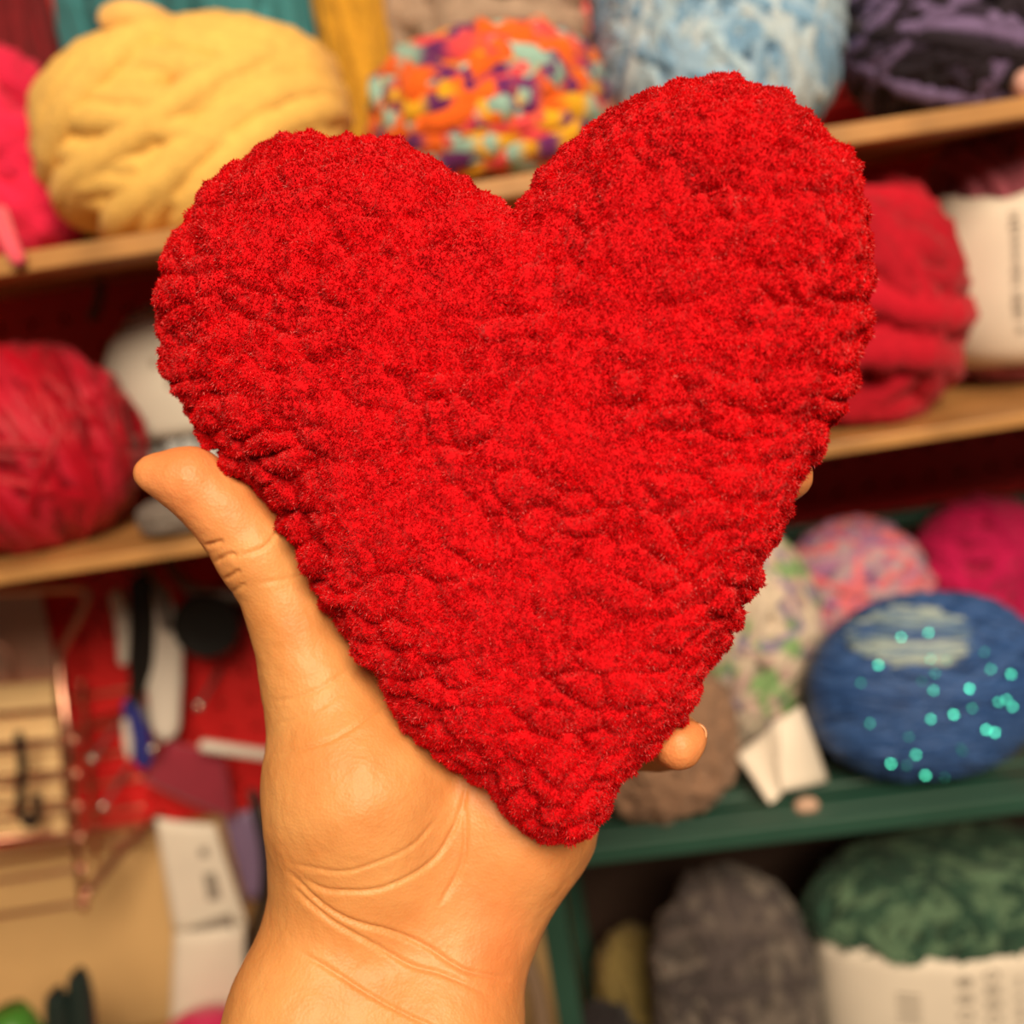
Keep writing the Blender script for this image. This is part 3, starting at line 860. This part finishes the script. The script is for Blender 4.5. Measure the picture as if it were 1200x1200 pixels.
def heart_side(sign):
    Hh = prof(dmin, 120, .0165 if sign > 0 else .014, .0035)
    Hh = blur(Hh, 14)
    d = hdepth(G2[..., 0])
    P3 = np.stack([(G2[..., 0] - 600) / FPX * d, (600 - G2[..., 1]) / FPX * d, d - sign * Hh], -1)
    # normals
    ga = np.roll(P3, -1, 0) - np.roll(P3, 1, 0)
    gr = np.gradient(P3, axis=1)
    nrm = np.cross(ga, gr); ln = np.linalg.norm(nrm, axis=-1, keepdims=True)
    nrm = nrm / np.maximum(ln, 1e-12)
    nrm[:, 0] = (0, 0, -sign)
    flip = np.sign(-nrm[..., 2] * sign)[..., None]
    # near the rim the profile may face sideways: orient by radial direction
    radial = np.concatenate([(G2 - HC) * (1, -1), np.zeros(G2.shape[:2] + (1,))], -1)
    score = np.sum(nrm * radial, -1) / 300 + (-nrm[..., 2] * sign) * 1.0
    nrm *= np.sign(score)[..., None]
    nrm[:, -1] = radial[:, -1] / np.linalg.norm(radial[:, -1], axis=-1, keepdims=True)
    return P3, nrm
def stitches(p, extra):
    """relief of the crochet in metres; p in picture-plane px, extra = depth coordinate px"""
    q = np.stack([p[:, 0], p[:, 1], extra], 1)
    wx = vnoise(q / 95, 1) * 26 + vnoise(q / 34, 2) * 11
    wy = vnoise(q / 95, 3) * 20 + vnoise(q / 34, 4) * 11
    u = p[:, 0] + wx
    v = p[:, 1] + wy + .00022 * (p[:, 0] - 620) ** 2 * -1 + .05 * (p[:, 0] - 600) + extra * .4
    row = v / 37
    col = u / 45
    r0_, c0_ = np.floor(row), np.floor(col)
    d1 = np.full(len(u), 9.0); d2 = np.full(len(u), 9.0); tone = np.zeros(len(u))
    for dr in (-1, 0, 1):
        rr_ = r0_ + dr
        for dc in (-2, -1, 0, 1, 2):
            cc_ = c0_ + dc
            key = (rr_ * 977 + cc_ * 131).astype(np.int64)
            cxx = cc_ + .5 + .5 * (rr_ % 2) + (hash01(key, 5) - .5) * .5
            cyy = rr_ + .5 + (hash01(key, 6) - .5) * .45
            dq = np.hypot(col - cxx, (row - cyy))
            nearer = dq < d1
            d2 = np.where(nearer, d1, np.minimum(d2, dq))
            tone = np.where(nearer, hash01(key, 7), tone)
            d1 = np.where(nearer, dq, d1)
    h = np.clip((d2 - d1) / .5, 0, 1) ** .55 * (.6 + .5 * tone)
    keepm = np.clip(.55 + 1.1 * vnoise(q / 60, 12), .12, 1)
    h = .75 + (h - .75) * keepm
    h2_ = vnoise(q / 26, 6) * .30 + vnoise(q / 13, 7) * .24 + vnoise(q / 6.5, 8) * .15
    soft = np.clip((p[:, 1] - 260) / 420, .0, 1)          # crisper stitches towards the tip
    return (.0017 + .0008 * soft) * (h - .5) + .0022 * h2_
sides = []
for sign in (1, -1):
    P3, nrm = heart_side(sign)
    fl = G2.reshape(-1, 2)
    ex = (P3[..., 2] - hdepth(G2[..., 0])).reshape(-1) / pxm
    hgt = stitches(fl, ex).reshape(NA, NR)
    edge = np.clip(1 - dmin / 110, 0, 1)
    hgt = hgt * (1 + .6 * edge)
    hgt[:, 0] = hgt[:, 1].mean(); 
    cf = np.clip(np.arange(NR) / 10, 0, 1)[None]
    hgt = hgt * cf + hgt[:, 9:10].mean() * (1 - cf)
    sides.append(P3 + nrm * hgt[..., None])
rimavg = (sides[0][:, -1] + sides[1][:, -1]) / 2
sides[0][:, -1] = rimavg; sides[1][:, -1] = rimavg
HV = np.vstack([sides[0].reshape(-1, 3), sides[1].reshape(-1, 3)])
i, j = np.meshgrid(np.arange(NA), np.arange(NR - 1), indexing='ij')
i2 = (i + 1) % NA
def gridfaces(off, flip):
    f = np.stack([off + i * NR + j, off + i2 * NR + j, off + i2 * NR + j + 1, off + i * NR + j + 1], -1).reshape(-1, 4)
    return f[:, ::-1] if flip else f
HF = np.vstack([gridfaces(0, False), gridfaces(NA * NR, True)])
HW = cam2world(HV)
def heart_mats():
    b = mat('heart_plush', (.58, .003, .008), .9, spec=.1, sheen=.3, sheen_tint=(1, .25, .25), noise=.25, nscale=700, bump=.6, bscale=1500)
    m = bpy.data.materials.new('heart_pile')
    m.use_nodes = True
    nt = m.node_tree
    pb = nt.nodes['Principled BSDF']
    pb.inputs['Roughness'].default_value = .40
    pb.inputs['Specular IOR Level'].default_value = .36
    vc = nt.nodes.new('ShaderNodeVertexColor'); vc.layer_name = 'Col'
    nt.links.new(vc.outputs[0], pb.inputs['Base Color'])
    tr = nt.nodes.new('ShaderNodeBsdfTranslucent')
    nt.links.new(vc.outputs[0], tr.inputs['Color'])
    mx = nt.nodes.new('ShaderNodeMixShader'); mx.inputs[0].default_value = .45
    nt.links.new(pb.outputs[0], mx.inputs[1]); nt.links.new(tr.outputs[0], mx.inputs[2])
    nt.links.new(mx.outputs[0], nt.nodes['Material Output'].inputs[0])
    return b, m
hb, hp = heart_mats()
tipw = cam2world(K(655, 981, hdepth(655)))
heart = empty('plush_heart', tipw, 'plump red crocheted chenille heart held up in the hand', 'plush heart')
part('plush_body', HW, HF, hb, heart)
# pile: short chenille fibres
def pile(faces, count, seed, lmin, lmax):
    g = np.random.default_rng(seed)
    A, B, C_, D = (HV[faces[:, k]] for k in range(4))
    cr = np.cross(C_ - A, D - B)
    ar = np.linalg.norm(cr, axis=1)
    fn = cr / np.maximum(ar, 1e-15)[:, None]
    pick = g.choice(len(faces), count, p=ar / ar.sum())
    u, v = g.random((2, count, 1))
    p = (A[pick] * (1 - u) + B[pick] * u) * (1 - v) + (D[pick] * (1 - u) + C_[pick] * u) * v
    n = fn[pick]
    pp = p / pxm
    # tufts lean together
    lean = np.stack([vnoise(pp / 16, 20 + k) for k in range(3)], 1) * .75 + np.stack([vnoise(pp / 5, 30 + k) for k in range(3)], 1) * .5
    d = n + lean + g.normal(0, .45, (count, 3)) + np.array((0, -.18, 0))
    d -= n * np.minimum(0, np.sum(d * n, 1, keepdims=True) - .25)
    d /= np.linalg.norm(d, axis=1, keepdims=True)
    L = g.uniform(lmin, lmax, (count, 1)) * (1 + .25 * vnoise(pp / 20, 40)[:, None])
    side = np.cross(d, g.normal(0, 1, (count, 3))); side /= np.linalg.norm(side, axis=1, keepdims=True)
    wd = g.uniform(.00008, .00015, (count, 1))
    root_ = p - n * .0002
    mid = root_ + d * L * .55
    tip = root_ + d * L + np.array((0, -.12, 0)) * L * g.random((count, 1)) + g.normal(0, .12, (count, 3)) * L
    V = np.stack([root_ - side * wd, root_ + side * wd, mid + side * wd * .8, mid - side * wd * .8, tip], 1).reshape(-1, 3)
    k = np.arange(count)[:, None] * 5
    F3 = np.vstack([k + np.array((0, 1, 2)), k + np.array((0, 2, 3)), k + np.array((3, 2, 4))])
    tone = g.uniform(.78, 1.12, (count, 1))
    pale = (g.random((count, 1)) < .02)
    col = np.where(pale, np.array((.85, .10, .09)), np.array((.70, .0025, .007)) * tone * (1 + .22 * vnoise(pp / 22, 61)[:, None] + .12 * vnoise(pp / 60, 62)[:, None]))
    return V, F3, np.repeat(col, 5, 0)
nf = NA * (NR - 1)
V1, F1, C1 = pile(np.ascontiguousarray(HF[:nf]), 330000, 1, .0005, .0011)
V2, F2, C2 = pile(np.ascontiguousarray(HF[nf:]), 60000, 2, .0009, .0016)
po = part('pile', cam2world(np.vstack([V1, V2])), np.vstack([F1, F2 + len(V1)]), hp, heart, smooth=False, cols=np.vstack([C1, C2]))
po['kind'] = 'stuff'

# ------------------------------------------------------------------ hand
def RP(r, d): return r * d / FPX
prims_body = [  # ((x,y,depth,r_px),(x,y,depth,r_px))
    ((416, 1045, .236, 92), (372, 1205, .224, 98)), ((372, 1205, .224, 98), (300, 1560, .205, 140)),
    ((520, 1070, .236, 88), (506, 1215, .224, 96)), ((506, 1215, .224, 96), (500, 1560, .205, 150)),
    ((300, 1560, .205, 140), (170, 2600, .185, 185)), ((500, 1560, .205, 150), (480, 2600, .185, 190)),
    ((372, 800, .231, 56), (422, 925, .230, 104)), ((422, 925, .230, 104), (437, 1000, .232, 106)),
    ((450, 1035, .240, 76), (522, 745, .2485, 60)),
    ((490, 1040, .241, 76), (588, 748, .2490, 60)),
    ((530, 1035, .241, 76), (640, 790, .2485, 56)),
    ((551, 1050, .237, 90), (608, 955, .237, 84)), ((608, 955, .237, 84), (650, 872, .246, 52)),
    ((470, 960, .238, 80), (560, 930, .240, 80)),
]
thumb = [((372, 800, .231, 58), (343, 722, .230, 48)), ((343, 722, .230, 48), (303, 648, .228, 47)), ((303, 648, .228, 46), (266, 601, .226, 41)),
         ((266, 601, .226, 41), (222, 563, .224, 37)), ((222, 563, .224, 37), (180, 555, .223, 23))]
fingers = {
 'index': [((522, 745, .2485, 48), (640, 580, .2445, 41)), ((640, 580, .2445, 41), (722, 500, .2410, 37)), ((722, 500, .2410, 37), (785, 445, .2375, 31))],
 'middle': [((588, 748, .249, 48), (752, 632, .2440, 42)), ((752, 632, .2440, 42), (868, 588, .2370, 38)), ((868, 588, .2370, 37), (924, 558, .2250, 29))],
 'ring': [((640, 790, .2485, 46), (768, 722, .2440, 40)), ((768, 722, .2440, 40), (832, 690, .2380, 36)), ((832, 690, .2380, 35), (846, 676, .2330, 29))],
 'little': [((652, 872, .246, 44), (772, 862, .2480, 38)), ((772, 862, .2480, 38), (791, 868, .2290, 31)), ((791, 868, .2290, 31), (794, 874, .2125, 29)), ((808, 864, .2230, 17), (813, 861, .2135, 15))],
}
hvox = .00095
allp = prims_body + thumb + [s for v_ in fingers.values() for s in v_]
pts = np.array([K(*e[:3]) for s in allp for e in s]); rr = np.array([RP(e[3], e[2]) for s in allp for e in s])
lo = (pts - rr[:, None]).min(0) - .006; hi = (pts + rr[:, None]).max(0) + .006
ns = np.ceil((hi - lo) / hvox).astype(int) + 1
axs = [(lo[k] + np.arange(ns[k]) * hvox).astype(np.float32) for k in range(3)]
def capsule_field(e0, e1, margin):
    a, b = K(*e0[:3]), K(*e1[:3]); ra, rb = RP(e0[3], e0[2]), RP(e1[3], e1[2])
    mn = np.minimum(a - ra, b - rb) - margin; mx = np.maximum(a + ra, b + rb) + margin
    i0 = np.maximum(0, ((mn - lo) / hvox).astype(int)); i1 = np.minimum(ns, ((mx - lo) / hvox).astype(int) + 2)
    sl = tuple(slice(i0[k], i1[k]) for k in range(3))
    X = axs[0][sl[0]][:, None, None] - np.float32(a[0]); Y_ = axs[1][sl[1]][None, :, None] - np.float32(a[1]); Z = axs[2][sl[2]][None, None, :] - np.float32(a[2])
    ab = (b - a).astype(np.float32); L2 = float(ab @ ab)
    t = np.clip((X * ab[0] + Y_ * ab[1] + Z * ab[2]) / L2, 0, 1)
    dist = np.sqrt((X - t * ab[0]) ** 2 + (Y_ - t * ab[1]) ** 2 + (Z - t * ab[2]) ** 2) - np.float32(ra) - t * np.float32(rb - ra)
    return sl, dist
def smin(a, b, k):
    h = np.maximum(k - np.abs(a - b), 0) / k
    return np.minimum(a, b) - h * h * k * .25
BIG = np.float32(.05)
body = np.full(ns, BIG, np.float32)
for e0, e1 in prims_body:
    sl, dist = capsule_field(e0, e1, .014)
    body[sl] = smin(body[sl], dist, np.float32(.010))
th_f = np.full(ns, BIG, np.float32)
for e0, e1 in thumb:
    sl, dist = capsule_field(e0, e1, .010)
    th_f[sl] = smin(th_f[sl], dist, np.float32(.004))
# flesh of the thumb pad
F = smin(body, th_f, np.float32(.007))
for nm, segs in fingers.items():
    ff_ = np.full(ns, BIG, np.float32)
    for e0, e1 in segs:
        sl, dist = capsule_field(e0, e1, .010)
        ff_[sl] = smin(ff_[sl], dist, np.float32(.003))
    F = np.minimum(F, smin(body, ff_, np.float32(.006)))
del body, th_f, ff_
def surface_nets(F, lo, h):
    ins = F < 0
    s = [slice(0, -1), slice(1, None)]
    cnt = np.zeros(tuple(np.array(F.shape) - 1), np.int8)
    for a in (0, 1):
        for b in (0, 1):
            for c in (0, 1):
                cnt += ins[s[a], s[b], s[c]]
    act = np.argwhere((cnt > 0) & (cnt < 8))
    idm = -np.ones(cnt.shape, np.int32)
    idm[act[:, 0], act[:, 1], act[:, 2]] = np.arange(len(act))
    corner = {}
    for a in (0, 1):
        for b in (0, 1):
            for c in (0, 1):
                corner[a, b, c] = F[act[:, 0] + a, act[:, 1] + b, act[:, 2] + c]
    acc = np.zeros((len(act), 3)); num = np.zeros(len(act))
    for ax in range(3):
        o = [k for k in range(3) if k != ax]
        for p_ in (0, 1):
            for q_ in (0, 1):
                c0 = [0, 0, 0]; c0[o[0]] = p_; c0[o[1]] = q_
                c1 = list(c0); c1[ax] = 1
                v0, v1 = corner[tuple(c0)], corner[tuple(c1)]
                m = (v0 < 0) != (v1 < 0)
                t = np.where(m, v0 / np.where(m, v0 - v1, 1), 0)
                pos = np.tile(np.array(c0, float), (len(act), 1)); pos[:, ax] += t
                acc[m] += pos[m]; num[m] += 1
    verts = lo + (act + acc / num[:, None]) * h
    faces = []
    for ax in range(3):
        o = [(ax + 1) % 3, (ax + 2) % 3]
        s0 = [slice(None)] * 3; s1 = [slice(None)] * 3
        s0[ax] = slice(0, -1); s1[ax] = slice(1, None)
        e = np.argwhere(ins[tuple(s0)] != ins[tuple(s1)])
        e = e[(e[:, o[0]] > 0) & (e[:, o[1]] > 0) & (e[:, o[0]] < F.shape[o[0]] - 1) & (e[:, o[1]] < F.shape[o[1]] - 1)]
        d0 = np.zeros(3, int); d0[o[0]] = 1
        d1 = np.zeros(3, int); d1[o[1]] = 1
        ids = [idm[tuple((e - k).T)] for k in (0 * d0, d0, d0 + d1, d1)]
        q = np.stack(ids, 1)
        flip = ins[tuple(e.T)]
        q[~flip] = q[~flip][:, ::-1]
        faces.append(q)
    return verts, np.vstack(faces)
HNV, HNF = surface_nets(F, lo, hvox)
del F
def laplace(V, Fq, it, lam=.5):
    e = np.vstack([Fq[:, [0, 1]], Fq[:, [1, 2]], Fq[:, [2, 3]], Fq[:, [3, 0]]])
    n = len(V)
    deg = np.bincount(e[:, 0], minlength=n) + np.bincount(e[:, 1], minlength=n)
    for _ in range(it):
        acc = np.stack([np.bincount(e[:, 0], V[e[:, 1], k], n) + np.bincount(e[:, 1], V[e[:, 0], k], n) for k in range(3)], 1)
        V = V + lam * (acc / deg[:, None] - V)
    return V
def vnormals(V, Fq):
    cr = np.cross(V[Fq[:, 2]] - V[Fq[:, 0]], V[Fq[:, 3]] - V[Fq[:, 1]])
    n = np.stack([sum(np.bincount(Fq[:, q], cr[:, k], len(V)) for q in range(4)) for k in range(3)], 1)
    return n / (np.linalg.norm(n, axis=1, keepdims=True) + 1e-15)
def subdivide(V, Fq):
    e = np.sort(np.stack([Fq, np.roll(Fq, -1, 1)], -1).reshape(-1, 2), 1)
    key = e[:, 0].astype(np.int64) * len(V) + e[:, 1]
    uq, inv = np.unique(key, return_inverse=True)
    em = (V[uq // len(V)] + V[uq % len(V)]) / 2
    fm = V[Fq].mean(1)
    n, ne = len(V), len(uq)
    ei = n + inv.reshape(-1, 4)
    fi = n + ne + np.arange(len(Fq))
    nfq = np.concatenate([np.stack([Fq[:, k], ei[:, k], fi, ei[:, (k + 3) % 4]], 1) for k in range(4)])
    return np.vstack([V, em, fm]), nfq
HNV = laplace(HNV, HNF, 6)
HNV, HNF = subdivide(HNV, HNF)
HNV = laplace(HNV, HNF, 4)
nrmH = vnormals(HNV, HNF)
# creases: skin folds pressed into the palm side
creases = [
 ([(278, 652), (308, 642), (328, 620), (340, 612)], .00045, 2.6), ([(300, 684), (344, 677), (368, 668)], .00022, 2.6),
 ([(318, 822), (345, 818), (380, 804), (416, 779)], .00022, 2.6), ([(318, 850), (364, 836), (406, 806)], .00018, 2.6),
 ([(322, 886), (381, 870), (418, 850), (440, 832), (462, 822)], .0004, 2.4),
 ([(338, 1012), (397, 1022), (443, 1010), (485, 989), (514, 956)], .00038, 2.8),
 ([(352, 1028), (375, 1041), (397, 1045), (439, 1043), (477, 1029), (510, 1006), (531, 972), (543, 939), (548, 915)], .0006, 3.0),
 ([(514, 1062), (535, 1027), (545, 993), (544, 927)], .0005, 3.2),
 ([(336, 1018), (372, 1056), (410, 1079), (460, 1093), (497, 1108), (527, 1127), (552, 1139), (598, 1147)], .0008, 3.2),
 ([(345, 1040), (364, 1060), (397, 1085), (439, 1108), (481, 1131), (518, 1141), (570, 1164)], .0007, 3.2),
 ([(347, 1114), (385, 1135), (427, 1162), (460, 1181), (493, 1197), (520, 1208)], .0006, 3.2),
 ([(240, 640), (262, 634)], .0007, 3.), ([(250, 660), (268, 650), (278, 652)], .0007, 3.), ([(262, 680), (282, 668)], .0007, 3.), ([(270, 695), (288, 684)], .0004, 3.),
]
px = 600 + HNV[:, 0] / HNV[:, 2] * FPX
py = 600 - HNV[:, 1] / HNV[:, 2] * FPX
front = (nrmH[:, 2] < .25) & (HNV[:, 2] < .245)
fi_ = np.where(front)[0]
disp = np.zeros(len(HNV))
for poly, dep, sg in creases:
    poly = spline([(a, b, 0) for a, b in poly], 40)[:, :2]
    mn, mx = poly.min(0) - 16, poly.max(0) + 16
    sub = fi_[(px[fi_] > mn[0]) & (px[fi_] < mx[0]) & (py[fi_] > mn[1]) & (py[fi_] < mx[1])]
    q = np.stack([px[sub], py[sub]], 1)
    a, b = poly[:-1], poly[1:]
    ab = b - a
    t = np.clip(((q[:, None] - a) * ab).sum(-1) / (ab ** 2).sum(-1), 0, 1)
    dist = np.linalg.norm(q[:, None] - a - t[..., None] * ab, axis=-1)
    k = dist.argmin(1); dm = dist[np.arange(len(q)), k]
    along = (k + t[np.arange(len(q)), k]) / (len(poly) - 1)
    fade = np.clip(np.minimum(along, 1 - along) / .15, 0, 1) ** .7
    sg = sg * .82
    disp[sub] += -dep * fade * (np.exp(-(dm / sg) ** 2) - .06 * np.exp(-((dm - 2.6 * sg) / (1.6 * sg)) ** 2))
q = HNV / .00018
disp += .00028 * vnoise(q / 55, 50) + .00013 * vnoise(q / 24, 51) + .00007 * vnoise(q / 9, 52)
HNV = HNV + nrmH * disp[:, None]

def skin_material():
    m = bpy.data.materials.new('skin')
    m.use_nodes = True
    nt = m.node_tree
    b = nt.nodes['Principled BSDF']
    b.inputs['Roughness'].default_value = .52
    b.inputs['Specular IOR Level'].default_value = .45
    b.inputs['Subsurface Weight'].default_value = .25
    b.inputs['Subsurface Radius'].default_value = (1.0, .35, .15)
    b.inputs['Subsurface Scale'].default_value = .004
    tc = nt.nodes.new('ShaderNodeTexCoord')
    vc = nt.nodes.new('ShaderNodeVertexColor'); vc.layer_name = 'Col'
    n = nt.nodes.new('ShaderNodeTexNoise'); n.inputs['Scale'].default_value = 70; n.inputs['Detail'].default_value = 6
    nt.links.new(tc.outputs['Object'], n.inputs['Vector'])
    mx = nt.nodes.new('ShaderNodeMix'); mx.data_type = 'RGBA'; mx.blend_type = 'MULTIPLY'
    mx.inputs[0].default_value = 1
    cr = nt.nodes.new('ShaderNodeValToRGB')
    cr.color_ramp.elements[0].position = .3; cr.color_ramp.elements[0].color = (.90, .76, .66, 1)
    cr.color_ramp.elements[1].position = .7; cr.color_ramp.elements[1].color = (1, 1, 1, 1)
    nt.links.new(n.outputs['Fac'], cr.inputs[0])
    nt.links.new(vc.outputs[0], mx.inputs[6]); nt.links.new(cr.outputs[0], mx.inputs[7])
    nt.links.new(mx.outputs[2], b.inputs['Base Color'])
    vo = nt.nodes.new('ShaderNodeTexVoronoi'); vo.inputs['Scale'].default_value = 1400
    n2 = nt.nodes.new('ShaderNodeTexNoise'); n2.inputs['Scale'].default_value = 900
    nt.links.new(tc.outputs['Object'], vo.inputs['Vector']); nt.links.new(tc.outputs['Object'], n2.inputs['Vector'])
    ad = nt.nodes.new('ShaderNodeMath'); ad.operation = 'ADD'
    nt.links.new(vo.outputs['Distance'], ad.inputs[0]); nt.links.new(n2.outputs['Fac'], ad.inputs[1])
    bp = nt.nodes.new('ShaderNodeBump'); bp.inputs['Strength'].default_value = .17; bp.inputs['Distance'].default_value = .0004
    nt.links.new(ad.outputs[0], bp.inputs['Height'])
    nt.links.new(bp.outputs[0], b.inputs['Normal'])
    return m
# finger pads and thumb are pinker than the palm
pink = np.zeros(len(HNV))
for (x, y, d, r_) in ((215, 565, .224, 95), (795, 873, .213, 70), (924, 558, .225, 80), (610, 1010, .225, 150), (560, 1090, .225, 90)):
    dist = np.linalg.norm(HNV - K(x, y, d), axis=1) / RP(r_, d)
    pink = np.maximum(pink, np.exp(-dist ** 2) * (1.0 if r_ < 100 else .5))
skc = np.array((.64, .315, .110)) * (1 - pink[:, None]) + np.array((.72, .275, .105)) * pink[:, None]
wv = cam2world(HNV)
person = mesh_obj('person', wv, HNF, skin_material(), cols=skc)
tag(person, 'bare left hand and forearm with spread thumb holding up the red heart', 'hand')

# fingernails
nailm = mat('fingernail', (.60, .28, .13), .35, spec=.5)
def nail(e_prev, e_tip, dorsal, wpx, lpx):
    a, b = K(*e_prev[:3]), K(*e_tip[:3]); r_ = RP(e_tip[3], e_tip[2])
    ax = (b - a) / np.linalg.norm(b - a)
    dn = np.asarray(dorsal, float); dn -= ax * (dn @ ax); dn /= np.linalg.norm(dn)
    sd = np.cross(ax, dn)
    W, L = RP(wpx, e_tip[2]), RP(lpx, e_tip[2])
    V, NU, NV_ = [], 9, 8
    for lay in (1, 0):
        for i_ in range(NV_):
            t = i_ / (NV_ - 1)
            for j_ in range(NU):
                u = (j_ / (NU - 1) * 2 - 1) * (1 - .25 * (2 * t - 1) ** 4)
                ang = u * 1.05
                rad_ = r_ * (1.02 - .14 * max(0, t - .6) / .4) + (.0004 if lay else 0)
                V.append(b + ax * (L * (t - .78)) + rad_ * (dn * math.cos(ang) * 1.0 + sd * math.sin(ang) * W / r_))
    F_ = []
    for lay in (0, 1):
        o_ = lay * NU * NV_
        for i_ in range(NV_ - 1):
            for j_ in range(NU - 1):
                q_ = (o_ + i_ * NU + j_, o_ + i_ * NU + j_ + 1, o_ + (i_ + 1) * NU + j_ + 1, o_ + (i_ + 1) * NU + j_)
                F_.append(q_ if lay else q_[::-1])
    bd = [j_ for j_ in range(NU)] + [i_ * NU + NU - 1 for i_ in range(1, NV_)] + [(NV_ - 1) * NU + j_ for j_ in range(NU - 2, -1, -1)] + [i_ * NU for i_ in range(NV_ - 2, 0, -1)]
    for q_ in range(len(bd)):
        x_, y_ = bd[q_], bd[(q_ + 1) % len(bd)]
        F_.append((x_, y_, y_ + NU * NV_, x_ + NU * NV_))
    mesh_obj('fingernail', cam2world(np.array(V)), F_, nailm, person)
nail(thumb[-1][0], thumb[-1][1], (.1, -.15, 1), 18, 36)
nail((811, 862, .2300, 18), (813, 861, .2135, 14.6), (.95, .25, .1), 13, 34)
nail(*fingers['ring'][-1], (.6, .3, .9), 24, 50)
nail(*fingers['middle'][-1], (.0, .2, 1), 24, 50)
nail(*fingers['index'][-1], (.3, .3, .9), 24, 50)
